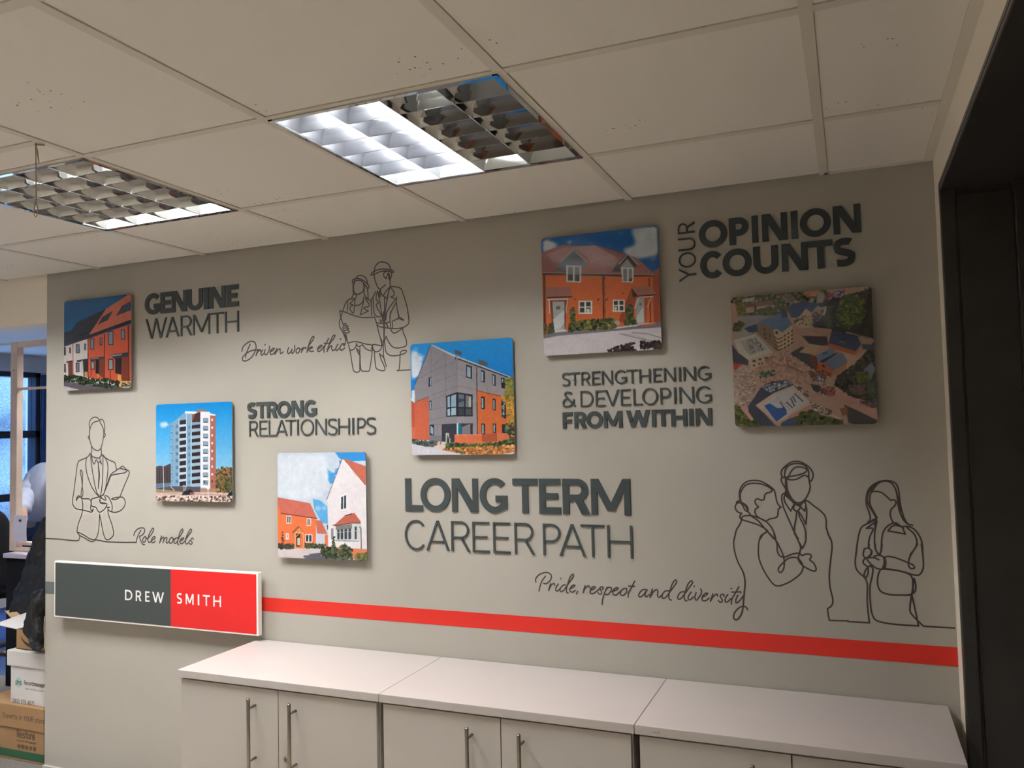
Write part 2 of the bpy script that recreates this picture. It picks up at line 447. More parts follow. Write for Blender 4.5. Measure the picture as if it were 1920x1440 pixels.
# pull cord with a loop
P0, P1 = at(67, 268, y=-1.205), at(67, 404, y=-1.205)
bm = bmesh.new()
x, y = P0[0], -1.205
tube(bm, [(x, y, ZB + .002), (x + .001, y, ZB - .03), (x + .003, y, 2.06), (x + .002, y, 2.045)], 0.0016, 6)
lp = [(x + .002 + .006 * math.sin(t) , y, 2.03 + .017 * math.cos(t)) for t in [2 * PI * k / 14 for k in range(15)]]
tube(bm, lp, 0.0012, 6)
tube(bm, [(x, y, ZB - .002), (x + .008, y, ZB - .025), (x + .012, y, ZB - .05), (x + .002, y, ZB - .012)], 0.0013, 6)
tube(bm, [(x - .003, y, ZB - .003), (x + .018, y + .01, ZB - .004)], 0.002, 6)
tag(obj('pull_cord', bm, M_string), 'knotted beige pull cord with a loop hanging by the left ceiling light', 'cord')
# ================================================================== STRIPES ON THE WALL
ZT, ZBt = 2.2 - 1.3840, 2.2 - 1.4372
tag(boxo('wall_stripe', -2.1215, XR - 0.0005, -0.0008, 0, ZBt, ZT, M_red), 'long red stripe on the wall between the red and grey sign and the corner', 'wall stripe')
tag(boxo('wall_stripe', XL, -3.2, -0.0008, 0, ZBt, ZT, M_greystripe), 'short grey stripe between the left end of the wall and the sign', 'wall stripe')

# ================================================================== RAISED LETTERS
def strip2(L, R):      # a band between two outlines of equal length
    return list(zip(L, R))
def seg(x0, y0, x1, y1, w):                 # stem with square ends
    d = np.array([x1 - x0, y1 - y0], float); d /= np.linalg.norm(d); n = np.array([-d[1], d[0]]) * w / 2
    a, b = np.array([x0, y0]), np.array([x1, y1])
    return strip2([a + n, b + n], [a - n, b - n])
def dia(x0, y0, x1, y1, hw):                # diagonal cut level at both ends
    h = np.array([hw / 2, 0])
    a, b = np.array([x0, y0]), np.array([x1, y1])
    return strip2([a - h, b - h], [a + h, b + h])
def arc(cx, cy, rx, ry, a0, a1, w, n=28, wy=None):  # outer radii; band of width w inside
    wy = wy or w
    T_ = [math.radians(a0 + (a1 - a0) * k / n) for k in range(n + 1)]
    return strip2([np.array([cx + rx * math.cos(t), cy + ry * math.sin(t)]) for t in T_],
                  [np.array([cx + (rx - w) * math.cos(t), cy + (ry - wy) * math.sin(t)]) for t in T_])
def spl(pts, w):
    out = []
    for s in spline([np.array(p, float) for p in pts], 0.012):
        Lp, Rp = [], []
        for i, p in enumerate(s):
            d = s[min(i + 1, len(s) - 1)] - s[max(i - 1, 0)]; d = d / np.linalg.norm(d); n = np.array([-d[1], d[0]]) * w / 2
            Lp.append(p + n); Rp.append(p - n)
        out.append(strip2(Lp, Rp))
    return out
def glyph(c, w, h, t):
    """bands of a sans capital in a w by h box with stroke t"""
    k = t * 0.93; m = h / 2
    if c == 'I': return [seg(w / 2, 0, w / 2, h, w)]
    if c == 'L': return [seg(t/2, 0, t/2, h, t), seg(t, k/2, w, k/2, k)]
    if c == 'E': return [seg(t/2, 0, t/2, h, t), seg(t, k/2, w, k/2, k), seg(t, h-k/2, w, h-k/2, k), seg(t, m, w*0.88, m, k*.95)]
    if c == 'F': return [seg(t/2, 0, t/2, h, t), seg(t, h-k/2, w, h-k/2, k), seg(t, m-k*.2, w*0.9, m-k*.2, k*.95)]
    if c == 'T': return [seg(w/2, 0, w/2, h-k, t), seg(0, h-k/2, w, h-k/2, k)]
    if c == 'H': return [seg(t/2, 0, t/2, h, t), seg(w-t/2, 0, w-t/2, h, t), seg(t, m, w-t, m, k)]
    if c == 'N': return [seg(t*.46, 0, t*.46, h, t*.92), seg(w-t*.46, 0, w-t*.46, h, t*.92), dia(t*.62, h, w-t*.62, 0, t*1.24)]
    if c == 'M': return [seg(t*.46, 0, t*.46, h, t*.92), seg(w-t*.46, 0, w-t*.46, h, t*.92), dia(t*.55, h, w/2, h*.12, t*1.1), dia(w-t*.55, h, w/2, h*.12, t*1.1)]
    if c == 'V': return [dia(t*.55, h, w/2, 0, t*1.1), dia(w-t*.55, h, w/2, 0, t*1.1)]
    if c == 'W':
        q = t * .55
        return [dia(q, h, w*.29, 0, t*1.1), dia(w*.5, h, w*.29, 0, t*1.02), dia(w*.5, h, w*.71, 0, t*1.02), dia(w-q, h, w*.71, 0, t*1.1)]
    if c == 'A': return [dia(w/2, h, t*.55, 0, t*1.1), dia(w/2, h, w-t*.55, 0, t*1.1), seg(w*.24, h*.3, w*.76, h*.3, k*.9)]
    if c == 'Y': return [dia(t*.55, h, w/2, h*.42, t*1.1), dia(w-t*.55, h, w/2, h*.42, t*1.1), seg(w/2, 0, w/2, h*.44, t)]
    o = h * 0.012
    if c == 'O': return [arc(w/2, m, w/2, m + o, 0, 360, t, 56, k)]
    if c == 'C': return [arc(w*.53, m, w*.53, m + o, 42, 318, t, 44, k)]
    if c == 'G':
        return [arc(w*.54, m, w*.54, m + o, 44, 330, t, 44, k), seg(w-t/2, h*.1, w-t/2, h*.5, t), seg(w*.58, h*.5-k/2, w, h*.5-k/2, k)]
    if c == 'U': return [seg(t/2, w*.45, t/2, h, t), seg(w-t/2, w*.45, w-t/2, h, t), arc(w/2, w*.45, w/2, w*.45 + o, 180, 360, t, 28, k)]
    if c == 'D': return [seg(t/2, 0, t/2, h, t), arc(w*.42, m, w*.58, m, -90, 90, t, 28, k), seg(t, k/2, w*.42, k/2, k), seg(t, h-k/2, w*.42, h-k/2, k)]
    if c in 'PR':
        b = h * (.44 if c == 'P' else .46); r = (h - b + k * .5) / 2; cy = h - r
        out = [seg(t/2, 0, t/2, h, t), arc(w*.94-r*1.05, cy, r*1.05, r, -90, 90, t, 24, k), seg(t, h-k/2, w*.94-r*1.05, h-k/2, k), seg(t, cy-r+k/2, w*.94-r*1.05, cy-r+k/2, k)]
        if c == 'R': out.append(dia(w*.50, cy - r + k, w - t*.65, 0, t*1.25))
        return out
    if c == 'S':
        i = t / 2; a = k / 2
        return spl([(w-i*1.1, h*.85), (w*.78, h-a*1.25), (w*.5, h-a), (w*.2, h-a*1.7), (i, h*.76), (w*.2, h*.58), (w*.55, h*.49), (w*.86, h*.39), (w-i, h*.25), (w*.82, a*1.8), (w*.5, a), (w*.22, a*1.2), (i*.8, h*.13)], t)
    if c == '&':
        i = t / 2
        return spl([(w*.97, i), (w*.7, h*.28), (w*.3, h*.66), (w*.2, h*.83), (w*.3, h*.95), (w*.45, h-i), (w*.6, h*.93), (w*.68, h*.8)], t) + \
               spl([(w*.35, h*.56), (w*.1, h*.42), (i, h*.24), (w*.12, h*.08), (w*.36, i), (w*.62, h*.12), (w*.8, h*.3), (w*.88, h*.5)], t)
    return []
def extrude(bands, origin, ex, ez, y_front, depth, name, m, parent):
    """raise bands (2-D) off the wall: ex, ez map the letter's axes to (x, z)"""
    vs, fs = [], []
    for bi, bnd in enumerate(bands):
        yf = y_front - bi * 2.5e-5
        base = len(vs); n = len(bnd)
        for Lp, Rp in bnd:
            for q in (Lp, Rp):
                p = origin + ex * q[0] + ez * q[1]
                vs.append((p[0], yf, p[1])); vs.append((p[0], y_front + depth, p[1]))
        closed = np.allclose(bnd[0][0], bnd[-1][0])
        for i in range(n - 1):
            a, b = base + 4 * i, base + 4 * (i + 1)
            fs += [(a, a + 2, b + 2, b), (a, b, b + 1, a + 1), (a + 2, a + 3, b + 3, b + 2)]
        if not closed:
            for a in (base, base + 4 * (n - 1)): fs.append((a, a + 1, a + 3, a + 2))
    me = bpy.data.meshes.new(name); me.from_pydata(vs, [], fs)
    bm = bmesh.new(); bm.from_mesh(me); bmesh.ops.recalc_face_normals(bm, faces=bm.faces); bm.to_mesh(me); bm.free()
    return mesh_obj(name, me, m, parent)
def letters(parent, spec, off, sc, ztop, zbot, t, m=None, depth=0.0045, y0=0.0, name='letter'):
    """spec: (char, left px, right px) measured in a crop; tops and feet level"""
    h = ztop - zbot
    for c, l, r in spec:
        pl = at_many([[off[0] + l / sc, MIDV]], y0 - depth)[0][0]; pr = at_many([[off[0] + r / sc, MIDV]], y0 - depth)[0][0]
        extrude(glyph(c, pr - pl, h, t), np.array([pl, zbot]), np.array([1., 0]), np.array([0, 1.]), y0 - depth, depth * .98, name, m or M_dkgrey, parent)
def zpx(u, v, d=0.0045): return at(u, v, y=-d)[2]
D8 = 0.0045
def Z(off, sc, u, v, d=D8): return zpx(off[0] + u / sc, off[1] + v / sc, d)

o1, s1 = (1240, 360), 4.5714
g = thing('wall_lettering', 'raised dark letters reading YOUR OPINION COUNTS high on the right of the wall', 'lettering')
MIDV = 440
letters(g, [('O',320,566),('P',580,762),('I',777,831),('N',864,1083),('I',1114,1172),('O',1190,1460),('N',1477,1717)], o1, s1, Z(o1,s1,590,226), Z(o1,s1,605,455), 0.0205)
MIDV = 490
letters(g, [('C',330,530),('O',523,775),('U',788,1003),('N',1032,1257),('T',1262,1475),('S',1480,1662)], o1, s1, Z(o1,s1,1035,447), Z(o1,s1,1045,683), 0.0205)
# YOUR, turned to read upwards
xa, xb = at(1240+146/s1, 360+520/s1, y=-D8)[0], at(1240+292/s1, 360+520/s1, y=-D8)[0]
for c, vb, vt in (('Y', 765, 652), ('O', 648, 516), ('U', 500, 392), ('R', 354, 258)):
    zb_, zt_ = zpx(1240+215/s1, 360+vb/s1), zpx(1240+215/s1, 360+vt/s1)
    extrude(glyph(c, zt_-zb_, xb-xa, 0.0054), np.array([xb, zb_]), np.array([0, 1.]), np.array([-1., 0]), -D8, D8*.98, 'letter', M_dkgrey, g)

o1, s1 = (980, 660), 5.0526
g = thing('wall_lettering', 'raised dark letters reading STRENGTHENING & DEVELOPING FROM WITHIN, in three lines', 'lettering')
MIDV = 706
letters(g, [('S',372,447),('T',445,540),('R',553,640),('E',655,733),('N',748,852),('G',868,985),('T',985,1090),('H',1103,1210),('E',1237,1318),('N',1337,1448),('I',1478,1497),('N',1522,1638),('G',1655,1782)], o1, s1, Z(o1,s1,655,185), Z(o1,s1,660,313), 0.0057)
MIDV = 743
letters(g, [('&',375,500),('D',545,668),('E',690,780),('V',782,913),('E',928,1023),('L',1047,1135),('O',1130,1280),('P',1303,1410),('I',1433,1452),('N',1483,1620),('G',1640,1788)], o1, s1, Z(o1,s1,547,370), Z(o1,s1,552,522), 0.0057)
MIDV = 785
letters(g, [('F',378,473),('R',487,608),('O',603,757),('M',767,942),('W',978,1207),('I',1222,1260),('T',1262,1397),('H',1405,1557),('I',1577,1616),('N',1637,1792)], o1, s1, Z(o1,s1,378,572), Z(o1,s1,385,726), 0.0130)

o1, s1 = (740, 880), 4.085
g = thing('wall_lettering', 'largest raised dark letters reading LONG TERM CAREER PATH at the middle of the wall', 'lettering')
MIDV = 930
letters(g, [('L',80,213),('O',197,425),('N',437,637),('G',650,860),('T',903,1095),('E',1105,1270),('R',1285,1495),('M',1503,1805)], o1, s1, Z(o1,s1,80,68), Z(o1,s1,83,318), 0.0235)
MIDV = 1008
letters(g, [('C',77,237),('A',240,417),('R',432,577),('E',595,723),('E',753,883),('R',917,1070),('P',1135,1277),('A',1258,1460),('T',1425,1607),('H',1627,1820)], o1, s1, Z(o1,s1,433,397), Z(o1,s1,438,628), 0.0076)

o1, s1 = (455, 740), 7.3846
g = thing('wall_lettering', 'raised dark letters reading STRONG RELATIONSHIPS left of centre', 'lettering')
MIDV = 768
letters(g, [('S',62,187),('T',187,335),('R',333,480),('O',472,663),('N',673,835),('G',850,1022)], o1, s1, Z(o1,s1,345,98), Z(o1,s1,345,322), 0.0145)
MIDV = 800
letters(g, [('R',88,212),('E',230,338),('L',358,470),('A',455,617),('T',588,735),('I',752,772),('O',800,982),('N',1003,1157),('S',1178,1303),('H',1320,1477),('I',1515,1537),('P',1583,1707),('S',1713,1842)], o1, s1, Z(o1,s1,232,360), Z(o1,s1,235,578), 0.0056)

o1, s1 = (260, 520), 9.6
g = thing('wall_lettering', 'raised dark letters reading GENUINE WARMTH at the upper left of the wall', 'lettering')
MIDV = 560
letters(g, [('G',105,385),('E',388,590),('N',590,862),('U',870,1150),('I',1168,1253),('N',1268,1555),('E',1578,1795)], o1, s1, Z(o1,s1,390,275), Z(o1,s1,392,652), 0.0215)
MIDV = 607
letters(g, [('W',120,500),('A',480,725),('R',752,955),('M',975,1275),('T',1295,1527),('H',1550,1797)], o1, s1, Z(o1,s1,755,695), Z(o1,s1,765,1060), 0.0076)

# ================================================================== THE SIGN
g = thing('wall_sign', 'long white-edged sign, grey on the left and red on the right, reading DREW SMITH', 'sign')
SX0, SX1, SZ0, SZ1, SD = -3.217, -2.1045, 0.6755, 0.9175, 0.04
boxo('sign_board', SX0, SX1, -SD, -0.019, SZ0, SZ1, M_sign, g, 0.0008)
boxo('mount', SX0 + .06, SX1 - .06, -0.0195, 0, SZ0 + .04, SZ1 - .04, M_edge, g)
sp = at(320.4, 1130, y=-SD)[0]
o = boxo('grey_panel', SX0 + 0.006, sp, -SD - 0.0006, -SD, SZ0 + 0.006, SZ1 - 0.006, M_slate, g)
o = boxo('red_panel', sp, SX1 - 0.008, -SD - 0.0006, -SD, SZ0 + 0.006, SZ1 - 0.006, M_redsign, g)
o1, s1 = (90, 1040), 4.5714
MIDV = 1120
letters(g, [('D',660,722),('R',752,800),('E',833,870),('W',893,993)], o1, s1, Z(o1,s1,662,300,SD), Z(o1,s1,662,388,SD), 0.0066, M_signtext, 0.0006, -SD - 0.0006)
letters(g, [('S',1105,1147),('M',1180,1247),('I',1283,1296),('T',1327,1387),('H',1417,1482)], o1, s1, Z(o1,s1,1330,344,SD), Z(o1,s1,1330,436,SD), 0.0066, M_signtext, 0.0006, -SD - 0.0006)

# ================================================================== LINE DRAWINGS AND SCRIPT
def draw(name, parts, label, cat, w, parent=None):
    vs, fs = [], []
    for text, off, sc in parts:
        a, b = strokes(text, off, sc, w)
        n = len(vs); vs += a; fs += [tuple(i + n for i in f) for f in b]
    o = pd(name, vs, fs, M_line, parent)
    bm = bmesh.new(); bm.from_mesh(o.data)
    bm.normal_update()
    for f in bm.faces:
        if f.normal.y > 0: f.normal_flip()
    bm.to_mesh(o.data); bm.free()
    if label: tag(o, label, cat)
    return o
MAN_A = """603,350 590,270 600,210 640,150 700,125 740,132 775,165 795,185; 790,185 825,165 855,185 885,260 890,340 880,440; 880,440 900,450 895,490 875,515;
795,190 740,205 680,225 640,265 615,320 600,400 597,500 610,600 640,690 680,740 740,770 790,755 820,710 840,640 860,540 870,450 868,390 850,320 820,260 800,230 795,190;
598,500 580,490 572,515 580,540 598,545; 603,350 595,430 597,500; 632,700 640,770 630,850; 820,720 825,800 820,860 790,905;
630,860 660,885 720,910 780,910 815,880 850,845 860,870; 540,905 580,870 608,820 608,820 625,870 640,900 655,970 680,1030 700,1010 725,945 745,970 765,1010 790,980 828,1030 828,1030 795,920;
540,905 460,940 400,965 375,1000 355,1080 335,1240 310,1440 300,1530; 430,1145 420,1180 440,1290 455,1440 460,1500; 430,1145 455,1180 462,1240 457,1440 452,1500;
540,905 525,1000 530,1120 560,1260 625,1440 660,1510; 620,870 630,1010 655,1180 700,1440 720,1520; 765,1010 775,1100 790,1240 780,1360 765,1504; 765,1010 768,1100 776,1240 772,1360 765,1504;
855,870 855,1000 850,1240 840,1414 825,1560; 860,870 910,930 945,1030 950,1150 935,1300 915,1440 890,1560; 850,845 900,905 980,955 1080,1000 1100,1040 1110,1100 1130,1140;
1130,1140 1180,1110 1235,1070 1280,1110 1330,1150 1360,1165 1365,1200 1340,1280 1270,1440 1240,1520; 1180,1110 1250,1130 1330,1150 1330,1150 1290,1190 1180,1215 1060,1235 1010,1260 970,1360 930,1460 890,1560;
1180,1110 1100,1160 1010,1230 980,1290 930,1440 900,1510 870,1620"""
MAN_B = """300,290 285,380 270,480 272,560 300,620 340,655 460,680 560,705 640,720 665,690 668,660 668,660 645,690 622,680 617,640 625,560 618,500 590,470 470,462 430,440 390,405 350,450 343,500 343,500 375,445 410,430 440,440;
460,260 470,330 462,410 440,430 435,360 450,250; 440,440 465,560 465,660 440,790 390,920 365,1020 355,1105; 660,270 730,370 790,415 840,400 870,370; 720,280 745,360 790,415; 825,320 815,370 800,415; 890,320 860,390 810,415; 870,380 860,395;
1240,280 1170,440 1090,480 1020,470 1080,445 1170,435 1230,435 1275,480 1285,560 1250,640 1180,700 1100,725 1020,715 960,680 950,640 980,630 930,625;
635,470 700,450 790,430 830,440 800,470 790,500 815,550 880,560 930,560 925,600 890,660 840,700 795,725 760,700 720,630 640,605 630,540 635,470;
830,450 870,480 915,490 910,460 890,420 905,405 960,430 1000,500 1030,580 1035,660 1020,715; 800,500 810,535 850,545 900,550 935,570 925,620 985,630;
355,1105 420,1130 500,1170 590,1230 680,1255 760,1262 900,1290 1050,1300 1300,1305 1500,1305;
355,1105 400,1165 500,1220 580,1270 650,1290 700,1260 750,1170 775,1050 785,900 792,765 792,765 820,900 850,1070 880,1180 920,1250 970,1250 1050,1180 1062,1130 1040,1000 990,850 955,740 950,680;
-250,1229 0,1242 390,1262 400,1230 410,1165"""
ROLE = """155,470 160,420 200,350 270,290 350,270 410,280 435,330 415,400 360,460 300,485 300,485 310,540 340,620 380,690 430,700; 335,335 270,450 230,560 212,650;
450,490 400,530 380,600 400,645 440,620 465,550 450,490 480,545 520,540; 520,540 600,440 660,340 665,285 640,280 590,350 540,450 515,560 520,620 560,645 600,620;
600,600 670,560 705,520 690,495 640,520 605,590 620,645 660,650 705,610; 865,480 840,560 815,660 815,660 860,560 910,510 930,520 915,600 900,655 900,655 940,560 985,515 1010,530 985,610 985,650 1010,660 1060,620;
1140,510 1080,550 1065,630 1090,670 1140,640 1165,570 1140,515 1180,560 1230,545; 1290,530 1240,530 1190,590 1185,650 1220,670 1270,620 1310,540 1380,420 1420,330 1400,300 1360,350 1310,480 1280,620 1285,690 1310,700;
1330,620 1400,580 1440,530 1420,525 1360,570 1340,640 1370,680 1430,650 1480,590; 1480,590 1560,460 1630,360 1635,310 1605,310 1550,400 1500,520 1480,630 1500,685 1550,660 1600,590;
1680,570 1670,535 1635,545 1620,590 1650,640 1645,680 1610,695 1580,670"""
DRIVEN = """120,425 130,370 190,300 270,262 330,280 352,350 330,440 270,530 190,580 135,575 130,530 170,480 240,430 320,405 420,400; 255,310 215,400 185,480 180,530; 380,400 350,495 350,495 385,430 425,405 430,430;
460,400 430,470 445,490 490,450; 497,314 499,320; 500,400 490,460 515,485 550,440 570,380 570,345; 580,440 640,400 650,375 610,390 580,440 595,480 640,460 680,410;
690,380 660,475 660,475 710,400 745,385 745,430 755,465 795,435; 885,365 865,430 880,465 920,430 940,390 940,390 930,440 945,462 975,420 985,360 980,330; 1040,370 1005,410 1015,455 1050,440 1070,390 1045,370 1080,392 1110,380;
1120,360 1090,445 1090,445 1130,380 1165,360 1165,385; 1185,440 1220,330 1280,240 1300,190 1280,185 1240,250 1205,350 1185,440 1185,440 1220,380 1265,350 1275,365 1215,395 1250,430 1290,420;
1360,390 1420,350 1430,325 1390,340 1355,390 1375,430 1420,400 1465,340; 1540,215 1490,310 1460,400 1465,440; 1465,295 1570,295; 1510,430 1550,310 1620,220 1645,165 1620,165 1580,230 1540,330 1510,430 1510,430 1560,350 1590,330 1590,380 1605,415 1640,395;
1690,310 1655,380 1665,415 1710,380; 1733,224 1735,231; 1800,310 1770,300 1725,360 1730,400 1760,405 1800,370; 1780,325 1812,292"""
COUP_U = """980,350 990,280 1030,200 1090,145 1160,135 1240,150 1310,200 1345,270 1355,340; 1355,310 1400,330 1415,370 1370,365 1300,340 1200,340 1080,365 1000,410 975,440; 905,425 940,370 1000,335 1080,305 1200,295 1300,300 1360,320; 905,425 950,425 975,390 985,340;
975,440 990,500 1010,580 1050,680 1080,730 1110,742 1170,700 1235,650; 1265,345 1210,370 1190,420 1215,480 1255,510 1265,470 1280,400 1300,400; 1300,360 1310,470 1325,545 1350,500 1370,430 1365,350; 1310,400 1322,440 1335,490; 1318,400 1328,470 1338,530; 1335,545 1340,680;
1340,680 1420,690 1520,705 1590,745 1630,850 1680,1000 1730,1200 1760,1440; 1120,745 1130,820 1175,905 1175,905 1240,810 1330,700; 1175,905 1205,910 1205,910 1265,960 1265,960 1300,830 1330,705; 1100,780 1090,860 1105,930 1120,860 1110,770;
1060,790 1090,940 1130,1180 1170,1440; 1055,790 1025,900 1030,980 1080,1050 1080,1050 1030,1090 1045,1160 1110,1270 1135,1340 1110,1370 1050,1365 990,1320 970,1200 960,1050 955,940; 1015,800 970,890 920,980 915,1040;
1215,915 1215,1100 1205,1440; 1330,710 1290,900 1240,1180 1235,1440; 1350,700 1410,790 1435,870 1400,900 1355,920 1355,920 1460,970 1460,970 1380,1080 1300,1200 1260,1290 1245,1440;
1490,920 1465,1060 1400,1180 1350,1300 1335,1440; 1475,1030 1500,1200 1550,1390; 575,500 610,450 680,440 750,460 800,510 825,590 830,650; 500,610 485,560 530,520 600,505 680,520 770,580 840,640 865,690 850,730 810,700 770,640; 500,610 530,590 540,530 575,500;
540,590 560,560 620,545 690,560 735,610 750,700 735,780 690,830 620,860 570,855 530,810 515,720 520,640 540,590; 505,640 505,760 510,850 470,960; 510,850 550,870 585,870 575,930 540,960; 755,620 760,720 750,830 775,900 840,950 840,850 820,720 800,680;
750,930 735,1000 690,1070 620,1110 545,1110; 550,960 500,1010 430,1080 430,1080 510,1105 510,1105 430,1160 450,1220 510,1290 530,1200 545,1050 550,960; 745,930 735,1050 700,1200 665,1325 665,1325 850,1240 850,1240 745,1170 860,1130 870,1100 830,1030 780,960;
540,955 450,970 380,1000 330,1080 280,1220 240,1350 215,1440; 380,1010 385,1120 375,1240; 780,960 850,970 900,1020 920,1150 925,1345; 205,1230 330,1265 500,1330 680,1380 850,1385 990,1375; 1510,1400 1550,1390 1600,1410 1630,1440"""
COUP_L = """190,35 215,180 265,320; 215,170 188,240 182,300 195,370 240,450 290,560 315,650 300,720 285,760; 265,480 300,540 330,620 360,700; 310,490 335,590 360,710; 915,165 960,310 1000,480 1045,640 1060,740 1060,770; 360,710 430,680 530,672 650,700 750,725 850,745 870,790;
265,315 300,295 330,310 320,345 370,350 330,385 385,405 340,425 395,465 350,490 300,480 260,420 258,350; 275,330 300,345 322,345; 280,385 305,392 330,385; 285,435 310,435 340,425; 960,280 1030,290 1090,290; 1030,215 1060,250 1080,240; 1030,215 1045,275; 1140,290 1170,270 1235,265 1235,265 1245,330 1250,400; 1170,270 1160,300 1185,375; 1175,272 1172,310 1195,380;
1430,185 1340,220 1280,255 1290,330 1280,400; 1390,50 1430,180 1470,190 1520,225 1470,215 1430,190; 1440,185 1490,205 1520,228; 1250,50 1235,120 1232,250; 1600,50 1625,180 1620,290 1560,350 1490,380 1380,400 1280,400 1150,385 1060,370 990,345 960,310;
1240,400 1280,470 1320,495 1400,460 1495,390; 1495,390 1510,480 1560,600 1580,700 1565,760 1480,790 1380,805 1290,780 1220,700 1150,560 1150,560 1125,640 1130,760 1150,880 1220,950 1330,965 1450,945 1560,900 1575,860 1530,850 1460,880 1445,950 1435,1120 1410,1270 1380,1272 1380,1272 1665,1255;
375,740 400,830 430,850 480,830 520,780 540,710 540,710 560,760 600,770 640,750 665,730 665,730 700,790 770,840 860,860 890,830 870,790; 372,740 385,790 420,950 460,1200 490,1290 560,1305 600,1290 605,1150 610,800; 535,805 590,870 610,960; 535,805 570,900 608,960; 615,960 620,1150 645,1275 720,1285 800,1280 820,1200 850,1020 865,860;
870,740 880,730 960,740 1060,770 1040,830 1000,870 930,880 890,830 870,740; 850,800 875,810 890,850; 845,815 870,830 895,855; 910,885 920,1050 945,1220 980,1250 1100,1275 1130,1250 1100,1150 1050,1040 1015,920 1015,920 1080,980 1110,1020 1130,1100 1160,1190; 1100,640 1095,850 1105,1000 1130,1100; 1060,670 1110,665; 1055,620 1060,680 1075,740 1060,770;
1110,50 1112,350 1110,640; 1097,50 1103,300 1108,640; 1122,60 1118,330 1112,560; 1080,100 1095,260 1105,420; 1145,80 1128,240 1118,420"""
PRIDE = """135,285 130,240 180,170 260,130 340,125 395,160 400,220 360,280 310,315 270,310; 300,185 240,270 205,370 190,440; 390,310 370,370 355,435 355,435 400,340 450,310 460,345; 520,320 480,390 480,435 510,440 550,400; 563,223 565,230;
640,330 590,350 550,410 560,450 600,440 660,360 730,260 780,180 770,150 730,190 690,290 660,400 665,465 690,475; 710,410 780,370 810,340 770,340 725,390 720,440 760,460 810,430; 852,445 832,490;
980,350 960,410 945,470 945,470 990,380 1045,350 1055,385; 1065,430 1130,400 1160,370 1120,365 1070,420 1070,475 1110,485 1190,430 1245,375; 1280,410 1290,375 1260,365 1235,400 1260,450 1255,490 1220,490 1200,465;
1355,375 1310,480 1280,580 1272,670; 1330,420 1390,375 1430,385 1420,440 1370,500 1320,490; 1440,450 1520,420 1550,390 1520,380 1460,430 1460,490 1500,510 1580,450; 1690,430 1690,395 1650,395 1590,450 1590,500 1630,515 1700,450; 1830,270 1770,390 1720,490 1718,545; 1725,355 1830,360"""
DIVERS = """200,320 150,305 90,350 65,410 90,430 150,390 205,310 205,310 170,390 185,430 240,390; 290,300 250,440 250,440 310,340 370,310 380,350 375,410 400,440 440,400; 560,330 510,330 455,390 455,450 500,445 560,370 640,260 690,180 675,150 630,190 590,290 560,400 570,470 600,480;
810,345 760,350 710,410 710,465 750,460 810,390 890,280 950,190 930,165 880,210 840,310 810,420 825,485 855,495; 925,350 880,420 880,475 920,470 960,430; 975,253 976,260; 1005,360 985,440 1005,485 1050,440 1090,370 1095,330 1080,300;
1100,440 1170,400 1200,370 1160,370 1110,420 1105,480 1150,495 1220,450; 1280,380 1240,500 1240,500 1290,420 1350,380 1355,415; 1460,420 1460,390 1430,385 1400,420 1430,470 1430,510 1395,515 1370,490; 1525,390 1485,450 1485,510 1520,510 1570,460; 1578,292 1579,298;
1705,265 1640,380 1590,470 1580,545; 1590,350 1680,350 1735,345 1735,365; 1690,400 1655,480 1660,530 1710,500 1780,410"""
TRIO_C = """165,770 150,680 165,580 220,490 300,440 400,425 510,435 600,475 700,540 760,600 785,700 810,810 850,870 880,895 880,895 835,920 825,980 815,1050 770,1080 700,1090 610,1135;
175,770 165,680 195,590 260,510 340,480 450,475 560,495 660,540 720,590 710,620 620,650 590,690 585,750 540,770 460,745 425,780 440,840 485,890 485,890 430,930 425,990 450,1040 520,1090 600,1135;
165,775 110,795 100,815 160,810 210,860 250,940 290,970 305,930 270,860 200,815 120,820 85,860 85,920 120,970 195,1000 195,1000 165,1030 165,1080 190,1110 155,1200 100,1290 65,1440;
190,1105 200,1060 260,1040 360,1040 480,1075 610,1135 700,1230 750,1320 785,1440; 170,760 190,810 250,860 290,930 300,960 360,1040 480,1130 600,1270 750,1440; 640,1310 560,1370 520,1440; 200,1110 330,1150 480,1200 620,1280 650,1310;
905,380 880,320 890,250 950,180 1050,110 1180,95 1290,140 1380,210 1435,310 1430,380 1390,445 1365,410 1350,350; 940,375 945,270 980,190 1070,140 1180,130 1280,160 1350,240 1360,330 1365,430 1385,530 1360,640 1290,760 1220,810 1160,815 1100,780 1040,700 990,590 970,480 960,400 940,375;
1000,380 1040,290 1110,210 1190,190 1270,205 1330,240 1290,290 1180,330 1070,350 960,370 890,380 880,420 920,510 960,580 950,640 900,670 890,740 910,860 960,990 1050,1190 1110,1330 1180,1440;
970,400 1060,415 1160,400 1230,360 1290,335 1340,360; 955,390 962,560 990,640; 970,400 980,560; 975,390 970,470 960,560; 950,650 930,740 950,810 1045,960 1045,960 1110,830 1110,830 1040,760 960,690; 960,660 1000,700 1100,800; 970,630 1010,700 1070,760; 955,670 1030,750 1110,820;
1130,830 1095,890 1105,940 1150,960 1200,920 1210,880 1165,860 1130,830; 1120,820 1170,850 1230,830 1280,770; 1290,790 1310,850 1290,960 1290,960 1215,870 1290,780; 1310,850 1325,960 1310,1190 1310,1190 1240,1050 1180,960; 1150,960 1140,1080 1110,1230 1110,1330; 1180,970 1200,1060 1270,1200 1305,1320 1310,1440;
1290,770 1350,790 1450,870 1560,950 1640,1040 1665,1130 1665,1240 1730,1440"""
